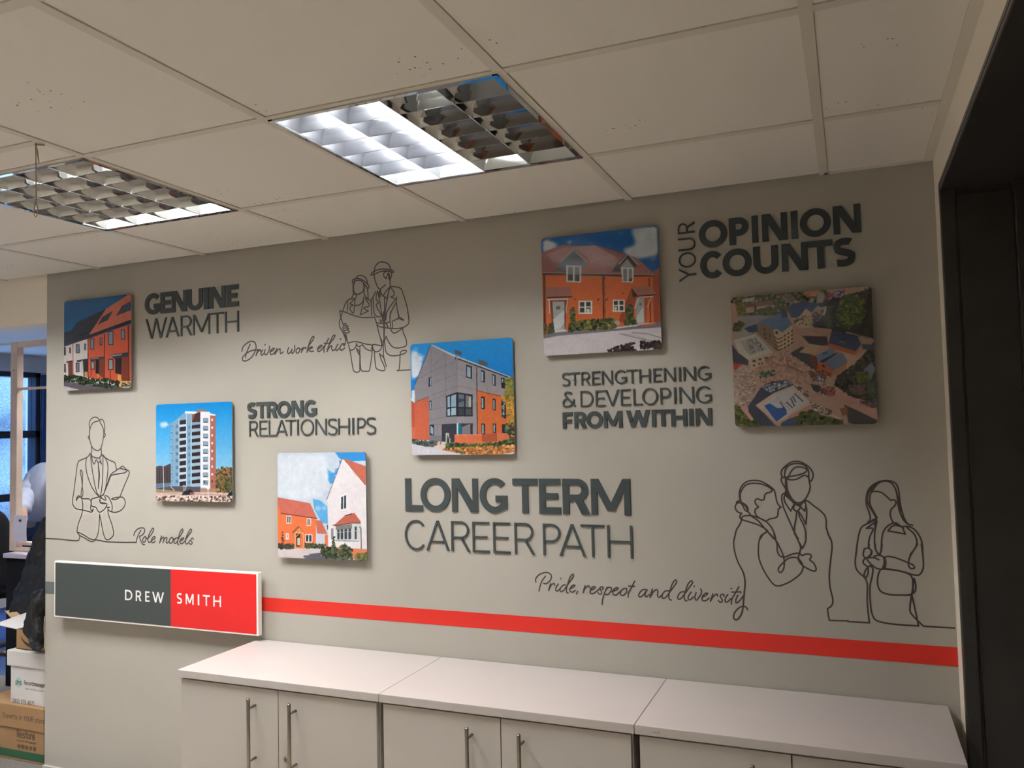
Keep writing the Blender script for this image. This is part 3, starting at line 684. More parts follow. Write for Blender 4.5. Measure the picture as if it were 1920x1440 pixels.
TRIO_D = """75,0 45,130 60,270 110,430 190,590 215,720 205,880 192,1000 185,1090 170,1180 130,1260 80,1300 45,1270 55,1200 110,1130 175,1095 230,1105 255,1145;
650,0 670,80 695,160 700,260 730,330 780,355 830,350 930,310 1040,300 1060,330 1130,310 1200,320 1210,350 1185,395 1240,440 1280,520 1275,560 1240,565 1090,490 1040,440 1015,390 1030,300 1050,220 1040,180; 580,0 680,110 740,220 790,340 805,440 790,540 745,590 715,560 725,510 790,440 850,385 930,360 1010,375 1070,450 1085,520 1050,600 960,680 840,750 710,790 650,770 560,660 470,500 425,370 415,240 430,100 460,30 520,-5;
1125,0 1125,110 1080,225 1080,225 1020,120 955,0; 970,0 1005,90 1042,185; 1455,0 1510,110 1520,220 1500,400 1480,620 1490,800 1530,980 1530,1050 1500,1100 1455,1130 1455,1160 1480,1305 1480,1305 1760,1313; 1035,400 1060,450 1085,490"""
TRIO_E = """340,880 400,800 385,690 335,550 330,400 370,270 470,170 600,115 740,110 850,150 900,240 920,360 940,520 970,660 1020,800 1080,890 1160,910; 520,860 505,780 440,660 370,540 345,430 380,310 450,210 560,140 680,115 780,150 850,250 885,380 900,520 940,690 1010,830 1090,900;
520,770 460,660 400,540 390,420 420,320 500,300 600,320 680,380 770,465 770,465 830,450 865,500 840,560 780,620 760,700 780,800 820,870; 430,310 470,240 520,180; 910,400 930,560 955,660; 470,800 340,885 250,940 200,1060 160,1300 145,1440; 500,800 420,850 340,885;
470,870 330,965 330,965 450,970 400,1100 370,1240 375,1330; 500,790 510,880 485,1000 480,1250 500,1360 550,1430 585,1400 610,1150 640,1020 720,920 820,870 870,870 960,930 1060,930 1160,960 1260,1060 1330,1220 1345,1440; 1120,1440 1220,1300 1240,1200 1190,1070 1060,950; 480,850 490,970; 500,840 498,960;
720,1015 780,940 840,910 960,930 1030,1070 1030,1070 880,1040 720,1015; 840,890 900,910 970,940; 850,905 930,930 1000,940; 415,320 460,200 560,150"""
TRIO_F = """145,0 115,300 130,390 180,460 260,530 300,610 305,900 325,1130 340,1250 340,1250 0,1233; 1165,0 1195,250 1190,400 1130,490 1040,490 930,455 790,420 600,395 560,400 480,395 400,350 320,270 290,220; 260,75 330,65 370,110 360,170 290,220 245,190 250,110 260,75; 372,110 362,160 320,205; 380,110 370,170 300,220;
290,220 420,220 490,250 490,250 410,200 500,180 560,205 575,300 545,400; 290,220 250,250 240,300 310,365 320,450 280,540 255,490 290,400 350,340; 585,210 600,300 585,400; 580,215 585,300 565,400; 575,240 600,200 700,205 830,245 960,300 1030,330 1060,375 1000,390 965,350 965,260 1000,170 1070,60 1105,0;
520,400 485,470 470,640 520,750 650,800 800,810 1010,790 1030,650 1020,540 970,480 800,425 600,400; 1050,550 1075,650 1065,750 1020,790; 1040,560 1030,680 1015,790; 350,340 390,380 385,500 350,660 350,850 380,1100 430,1200 550,1245 800,1280 1120,1300 1120,1300 1090,1150 1050,970 1010,800 1010,800 985,1000 990,1080 1060,1170 1200,1305 1200,1305 1690,1335; 330,60 335,0; 430,0 440,90 490,170; 540,0 530,100 505,170"""
W1 = 0.0052
ld = draw('line_drawing', [(MAN_A, (110, 770), 10.2857), (MAN_B, (110, 890), 10.2857)], 'single-line wall drawing of a person in a suit holding a folder', 'wall drawing', W1)
draw('script', [(ROLE, (240, 970), 13.714)], None, None, W1, ld)['label'] = 'handwritten words Role models'
ld = draw('line_drawing', [(COUP_U, (620, 480), 12.0), (COUP_L, (620, 580), 11.075)], 'single-line wall drawing of two people in hard hats reading a large plan', 'wall drawing', 0.0045)
draw('script', [(DRIVEN, (440, 610), 8.7273)], None, None, 0.0056, ld)['label'] = 'handwritten words Driven work ethic'
ld = draw('line_drawing', [(TRIO_C, (1370, 855), 9.29), (TRIO_D, (1370, 1000), 8.0), (TRIO_E, (1590, 890), 9.6), (TRIO_F, (1590, 1020), 8.4714)], 'single-line wall drawing of two people talking and a long-haired woman at the right', 'wall drawing', 0.0047)
draw('script', [(PRIDE, (990, 1060), 9.1429), (DIVERS, (1190, 1070), 8.7273)], None, None, 0.0045, ld)['label'] = 'handwritten words Pride, respect and diversity'
# ================================================================== PRINTED PANELS
def fbm(n, cells, octs):
    out = np.zeros((n, n)); amp, tot = 1.0, 0.0
    for o in range(octs):
        c = int(cells * 2 ** o)
        if c > n: break
        r = rng.random((c + 2, c + 2)); t = np.linspace(0, c, n, endpoint=False); i = t.astype(int); f = t - i; f = f * f * (3 - 2 * f)
        row = r[i] * (1 - f[:, None]) + r[i + 1] * f[:, None]
        out += amp * (row[:, i] * (1 - f) + row[:, i + 1] * f); tot += amp; amp *= .55
    return out / tot
class Print:
    """paints flat areas of ink in the panel's own (u, v); points come in crop pixels"""
    def __init__(self, off, sc, x0, z0, size, yf, n=560, gain=1.0, base=(200, 200, 200)):
        self.off, self.sc, self.x0, self.z0, self.s, self.yf, self.n, self.gain = np.array(off), sc, x0, z0, size, yf, n, gain
        self.img = np.zeros((n, n, 3)); self.img[:] = base
    def uv(self, pts):
        P = np.array(pts, float) / self.sc + self.off
        X = at_many(P, self.yf)
        return np.stack([(X[:, 0] - self.x0) / self.s, (X[:, 2] - self.z0) / self.s], 1) * self.n
    def poly(self, pts, col, noise=0, grad=None):
        if isinstance(pts, str): pts = [[float(a) for a in q.split(',')] for q in pts.split()]
        q = self.uv(pts)
        x0, y0 = np.clip(np.floor(q.min(0)).astype(int), 0, self.n); x1, y1 = np.clip(np.ceil(q.max(0)).astype(int) + 1, 0, self.n)
        if x1 <= x0 or y1 <= y0: return
        X, Y = np.meshgrid(np.arange(x0, x1) + .5, np.arange(y0, y1) + .5)
        ins = np.zeros(X.shape, bool)
        for i in range(len(q)):
            (ax, ay), (bx, by) = q[i], q[(i + 1) % len(q)]
            if ay == by: continue
            c = ((ay > Y) != (by > Y)) & (X < (bx - ax) * (Y - ay) / (by - ay) + ax)
            ins ^= c
        c = np.array(col, float)
        v = np.broadcast_to(c, X.shape + (3,)).copy()
        if grad is not None:
            t = ((Y - y0) / max(1, y1 - y0))[..., None]; v = np.array(grad, float) * (1 - t) + c * t
        if noise: v = v * (1 + noise * rng.standard_normal(X.shape)[..., None])
        self.img[y0:y1, x0:x1][ins] = v[ins]
    def line(self, pts, w, col):
        if isinstance(pts, str): pts = [[float(a) for a in q.split(',')] for q in pts.split()]
        P = np.array(pts, float)
        for a, b in zip(P[:-1], P[1:]):
            d = b - a; L = np.linalg.norm(d)
            if L == 0: continue
            d /= L; n = np.array([-d[1], d[0]]) * w / 2; e = d * w * .2
            self.poly([a + n - e, b + n + e, b - n + e, a - n - e], col)
    def rects(self, s, frame, pane, inset=6, split=False):
        for r in s.split():
            x0, y0, x1, y1 = map(float, r.split(','))
            self.poly([(x0, y0), (x1, y0), (x1, y1), (x0, y1)], frame)
            if pane is not None:
                i = inset
                if split:
                    m = (x0 + x1) / 2
                    self.poly([(x0+i, y0+i), (m-i/2, y0+i), (m-i/2, y1-i), (x0+i, y1-i)], pane)
                    self.poly([(m+i/2, y0+i), (x1-i, y0+i), (x1-i, y1-i), (m+i/2, y1-i)], pane)
                else: self.poly([(x0+i, y0+i), (x1-i, y0+i), (x1-i, y1-i), (x0+i, y1-i)], pane)
    def blobs(self, pts, cols, n, r, jit=.25, soft=False):
        """n small specks of the colours inside the polygon"""
        if isinstance(pts, str): pts = [[float(a) for a in q.split(',')] for q in pts.split()]
        q = self.uv(pts); lo, hi = q.min(0), q.max(0)
        rr = r / self.sc / (0.4 * 500) * self.n * 0.95
        k = 0; tries = 0
        while k < n and tries < n * 8:
            tries += 1
            p = lo + rng.random(2) * (hi - lo)
            ins = False
            for i in range(len(q)):
                (ax, ay), (bx, by) = q[i], q[(i + 1) % len(q)]
                if (ay > p[1]) != (by > p[1]) and p[0] < (bx - ax) * (p[1] - ay) / (by - ay) + ax: ins = not ins
            if not ins: continue
            k += 1
            a, b = rr * (.5 + rng.random()), rr * (.5 + rng.random() * .8)
            x0, x1 = max(0, int(p[0] - a)), min(self.n, int(p[0] + a) + 2); y0, y1 = max(0, int(p[1] - b)), min(self.n, int(p[1] + b) + 2)
            if x1 <= x0 or y1 <= y0: continue
            X, Y = np.meshgrid(np.arange(x0, x1) + .5, np.arange(y0, y1) + .5)
            D = ((X - p[0]) / a) ** 2 + ((Y - p[1]) / b) ** 2
            c = np.array(cols[int(rng.integers(len(cols)))], float) * (1 + jit * (rng.random() - .5))
            w = (np.clip(1 - D, 0, 1) * .35 if soft else (D < 1) * 1.0)[..., None]
            s = self.img[y0:y1, x0:x1]; s[:] = s * (1 - w) + c * w
    def grain(self, amp):
        self.img *= 1 + amp * rng.standard_normal((self.n, self.n, 1)) + (.08 * (fbm(self.n, 26, 4) - .5) + .05 * (fbm(self.n, 110, 2) - .5))[..., None]
    def cloud(self, pts, cols, cover=.5, scale=7):
        """white cloud inside a polygon, ragged by fractal noise"""
        keep = self.img.copy(); m = np.zeros((self.n, self.n, 3)); self.img = m
        self.poly(pts, (1, 1, 1)); mask = self.img[..., 0]; self.img = keep
        w = 23
        for ax in (0, 1):
            k = np.ones(w) / w
            for _ in range(3): mask = np.apply_along_axis(lambda r: np.convolve(r, k, 'same'), ax, mask)
        f = fbm(self.n, scale, 5)
        a = np.clip((f + mask * .55 - (1.02 - cover * .5)) * 3 + .1, 0, 1) * np.clip(mask * 1.6 - .2, 0, 1)
        g = fbm(self.n, scale * 1.6, 4)[..., None]
        c = np.array(cols[0], float) * g + np.array(cols[-1], float) * (1 - g)
        a = a[..., None]; self.img = self.img * (1 - a) + c * a
    def build(self, name, parent, thick, rad=0.012):
        n = 280; s = self.s
        g = np.linspace(0, 1, n)
        img = np.clip(self.img, 0, 255); lum = img @ np.array([.3, .59, .11]); img = lum[..., None] + (img - lum[..., None]) * .86
        k = np.linspace(0, self.n - 1, n).astype(int)
        k2 = np.clip(k + 1, 0, self.n - 1)
        im = (img[np.ix_(k, k)] + img[np.ix_(k2, k)] + img[np.ix_(k, k2)] + img[np.ix_(k2, k2)]) / 4
        V, U = np.meshgrid(g, g, indexing='ij')
        d = np.minimum(V, 1 - V) * s
        ins = np.where(d < rad, rad - np.sqrt(np.clip(rad**2 - (rad - d)**2, 0, None)), 0)
        X = self.x0 + ins + U * (s - 2 * ins); Zc = self.z0 + V * s
        co = np.stack([X, np.full_like(X, self.yf - 0.0004), Zc], -1).reshape(-1, 3)
        i = np.arange(n * n).reshape(n, n)
        q = np.stack([i[:-1, :-1], i[:-1, 1:], i[1:, 1:], i[1:, :-1]], -1).reshape(-1, 4)
        me = bpy.data.meshes.new(name)
        me.vertices.add(n * n); me.vertices.foreach_set('co', co.ravel())
        me.loops.add(q.size); me.loops.foreach_set('vertex_index', q.ravel())
        me.polygons.add(len(q)); me.polygons.foreach_set('loop_start', np.arange(0, q.size, 4)); me.polygons.foreach_set('loop_total', np.full(len(q), 4))
        me.update(calc_edges=True); me.validate()
        at_ = me.color_attributes.new('Col', 'FLOAT_COLOR', 'POINT')
        c = np.ones((n * n, 4)); c[:, :3] = np.clip(lin(im.reshape(-1, 3)) * self.gain, 0, .92)
        at_.data.foreach_set('color', c.ravel())
        return mesh_obj(name, me, M_print, parent)

def panel(label, x0, z0, off, sc, paint, gain=1.0, size=0.402, thick=0.02, base=(200, 200, 200)):
    g = thing('picture_panel', label, 'picture')
    g['group'] = 'square photographs mounted on the grey wall'
    r, n = 0.012, 6
    prof = []
    for cx, cz, a0 in ((x0 + size - r, z0 + size - r, 0), (x0 + r, z0 + size - r, 90), (x0 + r, z0 + r, 180), (x0 + size - r, z0 + r, 270)):
        prof += [(cx + r * math.cos(math.radians(a0 + 90 * k / n)), cz + r * math.sin(math.radians(a0 + 90 * k / n))) for k in range(n + 1)]
    cx, cz = x0 + size / 2, z0 + size / 2
    for nm, ya, yb_, k, m in (('acrylic_plate', -thick, -thick + .007, 1.0, M_acr), ('mount', -thick + .0069, 0, .93, M_edge)):
        bm = bmesh.new()
        f = [bm.verts.new((cx + (q[0] - cx) * k, ya, cz + (q[1] - cz) * k)) for q in prof]; b = [bm.verts.new((cx + (q[0] - cx) * k, yb_, cz + (q[1] - cz) * k)) for q in prof]
        bm.faces.new(f); bm.faces.new(b[::-1])
        for i in range(len(prof)):
            j = (i + 1) % len(prof); bm.faces.new([f[i], b[i], b[j], f[j]])
        bmesh.ops.recalc_face_normals(bm, faces=bm.faces)
        obj(nm, bm, m, g)
    p = Print(off, sc, x0, z0, size, -thick, gain=gain, base=base)
    paint(p); p.grain(.018)
    p.build('photo_print', g, thick)
    return g

def clouds(p, region, n, r, cols=((228, 234, 240), (196, 208, 224))): p.cloud(region, cols, min(1.0, .45 + n / 220), 9 if r > 55 else 16)

def paint_terrace(p):
    p.poly('140,60 1080,60 1080,900 140,900', (18, 92, 150), grad=(30, 110, 165))
    p.poly('100,612 150,607 245,575 330,460 520,372 710,285 735,300 465,660 150,778 100,790', (42, 50, 64), .06)
    p.line('160,700 330,585', 5, (60, 68, 84)); p.line('370,640 500,590', 5, (28, 34, 44))
    p.poly('710,285 1000,100 1080,60 1080,420 465,658', (216, 108, 82), .03)
    for s in ('605,490 665,390 805,310 735,430', '850,370 930,240 1060,175 1060,285'):
        p.poly(s, (52, 62, 84), .1)
    p.line('605,490 735,430', 7, (30, 34, 44)); p.line('850,372 1060,290', 7, (30, 34, 44)); p.line('640,470 735,350', 3, (90, 96, 110)); p.line('690,450 770,330', 3, (90, 96, 110)); p.line('910,345 985,215', 3, (90, 96, 110)); p.line('975,320 1040,190', 3, (90, 96, 110))
    p.poly('100,790 150,775 468,688 470,1215 100,1190', (216, 204, 196), .02)
    p.poly('468,688 1080,475 1080,1290 470,1215', (212, 84, 54), .05)
    p.line('465,662 1080,440', 44, (40, 34, 38)); p.line('150,780 470,672', 22, (46, 50, 58))
    for s, w, c in (('266,755 270,1180', 9, (170, 76, 62)), ('468,680 470,1205', 10, (60, 34, 36)), ('692,625 690,1235', 11, (44, 30, 32)), ('1010,500 1020,1255', 15, (44, 30, 32))): p.line(s, w, c)
    p.rects('305,760,358,880 417,750,445,838 217,803,240,880 500,678,553,830 627,668,662,775 740,582,812,770 912,562,968,695', (40, 44, 52), (120, 136, 150), 10)
    p.rects('146,795,170,910', (40, 44, 52), None)
    p.poly('315,975 465,952 465,990 320,1000', (52, 54, 62)); p.poly('180,990 262,975 262,1000 180,1012', (52, 54, 62))
    p.poly('500,948 690,922 690,975 500,985', (58, 60, 72)); p.poly('755,905 1012,865 1012,955 840,965', (54, 56, 70)); p.line('770,918 920,898', 16, (150, 152, 168)); p.line('520,958 610,945', 10, (140, 142, 156))
    p.poly('200,1005 262,990 264,1190 205,1190', (110, 56, 48), .1); p.poly('375,985 398,980 400,1150 372,1150', (190, 190, 190)); p.poly('400,985 465,975 465,1200 410,1190', (52, 48, 50)); p.poly('420,1130 465,1130 465,1200 425,1195', (190, 140, 90), .2)
    p.poly('570,975 690,955 690,1235 615,1160 570,1150', (120, 56, 44), .1); p.poly('570,975 620,968 615,1160 570,1150', (40, 32, 36)); p.poly('588,1160 612,1160 612,1215 600,1215', (226, 150, 70))
    p.poly('835,950 1010,925 1016,1255 930,1255 915,1170 835,1145', (128, 54, 42), .08); p.poly('835,950 925,940 915,1170 835,1145', (38, 30, 36)); p.poly('870,1165 915,1170 912,1250 870,1240', (230, 160, 76))
    for k in range(11): p.line([(930, 975 + k * 25), (1004, 968 + k * 26)], 4, (92, 38, 32))
    p.rects('505,985,560,1100 740,958,812,1105', (44, 42, 46), (150, 156, 160), 12); p.rects('305,1008,355,1135 148,1022,172,1140', (44, 42, 46), (110, 112, 122), 10)
    p.line('510,1110 510,1210', 8, (60, 34, 34)); p.line('770,1110 770,1245', 8, (60, 34, 34))
    p.poly('100,1250 890,1330 1080,1365 1080,1400 100,1400', (92, 84, 92), .05); p.poly('100,1310 350,1372 100,1400', (196, 188, 190))
    p.poly('890,1250 1080,1255 1080,1330 890,1335', (206, 160, 100), .08)
    p.blobs('140,1175 300,1180 560,1230 720,1215 890,1265 890,1340 700,1345 500,1310 140,1265', ((34, 48, 30), (52, 70, 40), (24, 34, 26)), 420, 17)
    p.blobs('920,1285 1040,1265 1040,1325 920,1330', ((34, 48, 30), (70, 88, 40)), 40, 12)
    p.line('240,1280 330,1272', 8, (150, 146, 140)); p.line('440,1312 530,1302', 8, (150, 146, 140))

def paint_tower(p):
    p.poly('60,80 1060,80 1060,1260 60,1260', (8, 142, 226), grad=(170, 208, 226))
    clouds(p, '110,350 270,335 290,390 150,400', 60, 60); clouds(p, '960,660 1030,650 1030,690 960,690', 18, 40)
    p.poly('60,890 130,870 180,880 265,842 300,850 300,1200 60,1180', (74, 62, 64), .15)
    for k in range(6): p.line([(100 + k * 30, 900), (100 + k * 30, 1120)], 6, (40, 36, 42))
    p.poly('60,1090 265,1080 265,1130 60,1150', (90, 110, 140), .2)
    p.poly('265,345 322,315 360,280 440,215 520,225 592,232 628,212 628,1135 265,1125', (120, 160, 190), .03)
    p.poly('440,205 592,210 592,240 440,232', (226, 236, 240)); p.poly('578,184 702,188 705,212 625,214 592,232 578,212', (150, 120, 110))
    p.poly('525,245 628,215 625,335 525,340', (70, 44, 44)); p.poly('515,245 560,243 530,335 515,335', (130, 90, 80))
    for k in range(10):
        y = 318 + k * 83.5
        p.poly([(372, y), (455, y - 12), (455, y + 44), (372, y + 52)], (46, 38, 46)); p.poly([(372, y + 52), (455, y + 44), (455, y + 70), (372, y + 80)], (190, 206, 216))
        y = 368 + k * 84
        if k < 9: p.poly([(522, y + 10), (624, y - 4), (624, y + 44), (522, y + 52)], (48, 34, 38)); p.poly([(522, y + 52), (624, y + 44), (624, y + 78), (522, y + 88)], (150, 178, 196))
        for xx in (328, 346): p.poly([(xx, y + 4), (xx + 9, y), (xx + 9, y + 40), (xx, y + 44)], (40, 58, 84))
        p.poly([(480, y + 14), (498, y + 10), (498, y + 50), (480, y + 54)], (80, 116, 150)); p.line([(262, y + 20), (290, y + 14)], 6, (60, 80, 96)); p.poly([(285, y + 30), (290, y + 30), (290, y + 70), (285, y + 70)], (90, 120, 150))
    p.line('456,240 456,1120', 8, (180, 205, 222)); p.line('516,250 516,1120', 7, (190, 214, 228)); p.line('365,300 365,1118', 8, (176, 206, 224))
    p.poly('628,210 746,214 746,1145 628,1135', (230, 228, 236)); p.poly('746,232 812,244 812,260 746,256', (230, 230, 236)); p.poly('746,256 812,260 820,1200 746,1190', (166, 96, 80), .05)
    for k in range(9):
        y = 288 + k * 95.2
        p.rects('%d,%d,722,%d' % (660, y, y + 58), (96, 116, 136), (128, 156, 176), 5); p.poly([(664, y + 44), (720, y + 44), (720, y + 58), (664, y + 58)], (64, 66, 76))
        if k < 8: p.poly([(762, y + 8), (780, y + 8), (780, y + 36), (762, y + 36)], (224, 220, 218))
    p.poly('764,1050 780,1050 780,1075 764,1075', (70, 40, 40)); p.blobs('665,1055 720,1055 720,1105 665,1105', ((30, 36, 44), (160, 180, 190)), 24, 8)
    p.poly('60,1180 265,1120 628,1130 628,1200 60,1200', (84, 76, 84), .15); p.poly('625,1145 820,1150 820,1205 625,1200', (166, 124, 108), .06)
    p.poly('60,1185 1060,1200 1060,1350 60,1340', (206, 172, 158), .05)
    p.poly('60,1150 420,1190 420,1200 60,1195', (150, 130, 100)); p.line('250,1110 310,1175', 7, (200, 190, 170))
    p.blobs('820,930 880,900 950,885 1010,900 1040,900 1040,1190 820,1190', ((120, 88, 50), (72, 78, 44), (160, 108, 60), (48, 50, 34)), 420, 20)
    p.line('545,1216 1000,1236', 5, (120, 90, 80)); p.line('90,1195 400,1222', 5, (150, 120, 104))
    p.poly('398,1232 415,1195 445,1175 505,1160 530,1185 552,1205 545,1228', (34, 36, 46)); p.poly('500,1200 545,1200 545,1226 500,1228', (130, 86, 84)); p.poly('948,1248 975,1205 1022,1178 1060,1180 1060,1258', (28, 36, 50))
    p.blobs('60,1240 1060,1250 1060,1330 60,1320', ((226, 206, 192), (120, 92, 80), (66, 52, 48), (206, 182, 168)), 420, 15)
    p.line('172,880 178,1185', 8, (190, 196, 196)); p.line('722,1085 722,1265', 7, (226, 226, 222)); p.poly('706,1135 738,1135 738,1158 706,1158', (230, 230, 226)); p.line('424,1105 426,1180', 12, (150, 156, 164)); p.line('458,1110 440,1175', 7, (190, 190, 190)); p.line('716,665 716,1130', 3, (160, 170, 180)); p.line('660,130 660,185', 3, (120, 170, 210))

def paint_cottage(p):
    p.poly('100,40 1200,40 1200,1300 100,1300', (196, 210, 226))
    p.poly('800,40 1200,40 1200,150 1010,158 880,140 840,110', (44, 146, 226)); p.poly('525,200 620,190 690,195 725,260 800,300 800,420 745,420 680,310 640,310 590,250 530,250', (60, 158, 228)); p.poly('540,590 640,620 712,690 720,890 650,880 560,720', (84, 172, 230)); p.poly('850,150 900,140 870,260 790,330 800,250 860,230', (60, 158, 228))
    clouds(p, '130,90 700,90 740,480 600,600 130,580', 160, 150, ((222, 228, 236), (176, 196, 218), (206, 216, 228))); clouds(p, '720,240 820,230 830,300 730,320', 20, 70); clouds(p, '550,660 700,670 700,740 560,740', 22, 90); clouds(p, '1030,150 1160,150 1160,190', 14, 60)
    p.poly('704,612 888,132 1142,432 1200,425 1200,1200 722,1160 718,640', (236, 226, 228))
    p.poly('893,118 1200,228 1200,432 1150,436 1020,300', (204, 102, 80), .07); p.line('704,610 886,130', 7, (120, 84, 90)); p.line('900,140 1145,435', 10, (246, 240, 240)); p.line('896,124 1150,428', 5, (120, 70, 66)); p.line('1140,445 1165,475', 20, (236, 226, 226))
    p.poly('857,562 938,533 940,722 860,740', (240, 240, 240)); p.poly('872,578 898,568 898,712 872,722', (52, 74, 78)); p.poly('908,562 932,553 932,706 908,712', (44, 56, 78))
    p.poly('806,900 1092,875 1112,905 1095,1098 808,1098', (206, 208, 204)); p.poly('775,902 800,895 925,785 1028,760 1102,858 1100,885 1000,875 806,918', (198, 96, 76), .07); p.poly('915,790 1000,765 1000,780 925,795', (60, 40, 40)); p.line('778,905 830,908 1000,880 1100,880', 9, (80, 50, 50)); p.poly('812,915 1000,890 1000,945 812,962', (126, 124, 116))
    for a, b, c, d in ((828, 960, 856, 1070), (868, 955, 898, 1070), (912, 950, 945, 1068), (958, 946, 990, 1068), (1032, 925, 1056, 1068)): p.poly([(a, b), (c, b - 5), (c, d), (a, d)], (56, 66, 78)); p.line([(a, (b + d) / 2 - 25), (c, (b + d) / 2 - 27)], 4, (220, 222, 220))
    p.line('812,1085 1085,1092', 8, (110, 110, 106)); p.poly('755,945 784,938 784,1062 758,1075', (130, 140, 146)); p.line('1088,925 1106,940 1110,1225', 9, (40, 44, 52))
    p.poly('722,1156 1200,1188 1200,1305 722,1290', (224, 122, 78), .06)
    p.poly('100,590 135,588 170,765 585,828 575,1175 100,1175', (244, 112, 58), .04); p.poly('100,575 135,578 512,648 592,822 168,765', (206, 102, 84), .07); p.line('168,766 592,826', 10, (92, 50, 52))
    p.rects('235,795,290,885 472,825,522,912 228,1000,262,1070', (240, 236, 232), (60, 66, 76), 8, True); p.rects('453,1012,537,1106', (240, 236, 232), (56, 62, 72), 8, True)
    p.poly('345,1000 398,995 394,1155 350,1155', (60, 46, 46)); p.poly('360,1060 392,1050 392,1140 362,1140', (196, 200, 194)); p.poly('296,985 372,912 385,920 445,1000 430,1005 375,940 322,1000', (160, 84, 66)); p.line('336,1165 336,992 434,998 434,1165', 12, (236, 168, 92)); p.line('385,945 385,990', 8, (236, 168, 92)); p.line('350,985 385,940 425,990', 8, (224, 150, 84)); p.line('345,1040 385,1000', 7, (236, 168, 92))
    p.poly('580,846 640,850 716,1012 592,1002', (202, 104, 84), .06); p.poly('592,1010 682,1015 682,1155 592,1150', (206, 208, 220)); p.poly('682,1015 720,1020 720,1160 682,1155', (236, 116, 66)); p.poly('705,905 722,900 722,960 712,960', (60, 90, 70))
    p.poly('100,1185 640,1170 700,1230 640,1240 470,1245 425,1270 440,1310 100,1300', (214, 198, 196), .02); p.poly('425,1268 470,1243 640,1226 700,1275 900,1300 1200,1322 1200,1340 480,1330', (92, 92, 104), .04); p.line('455,1252 500,1248', 12, (226, 220, 218)); p.line('640,1228 640,1260 760,1300', 6, (200, 196, 190))
    p.blobs('645,1170 820,1160 820,1295 700,1280 645,1250', ((58, 70, 48), (84, 92, 62), (40, 48, 40)), 240, 17); p.blobs('835,1190 900,1120 1000,1190 1010,1300 840,1305', ((58, 70, 48), (84, 96, 66), (40, 48, 40)), 170, 16)
    p.blobs('1040,1250 1200,1230 1200,1320 1040,1310', ((90, 110, 50), (130, 110, 60), (70, 60, 50)), 90, 15); p.blobs('160,1130 320,1125 320,1180 160,1180', ((44, 50, 42), (70, 74, 52)), 90, 13); p.blobs('455,1118 690,1128 690,1172 455,1170', ((44, 50, 42), (74, 84, 56)), 110, 13); p.blobs('775,1040 800,1040 805,1180 765,1180', ((46, 60, 44), (90, 96, 70)), 46, 12); p.blobs('180,980 196,980 206,1140 176,1140', ((90, 56, 40), (60, 50, 40)), 34, 9); p.blobs('130,1120 160,1120 160,1175 130,1175', ((80, 44, 40), (60, 50, 40)), 20, 10)

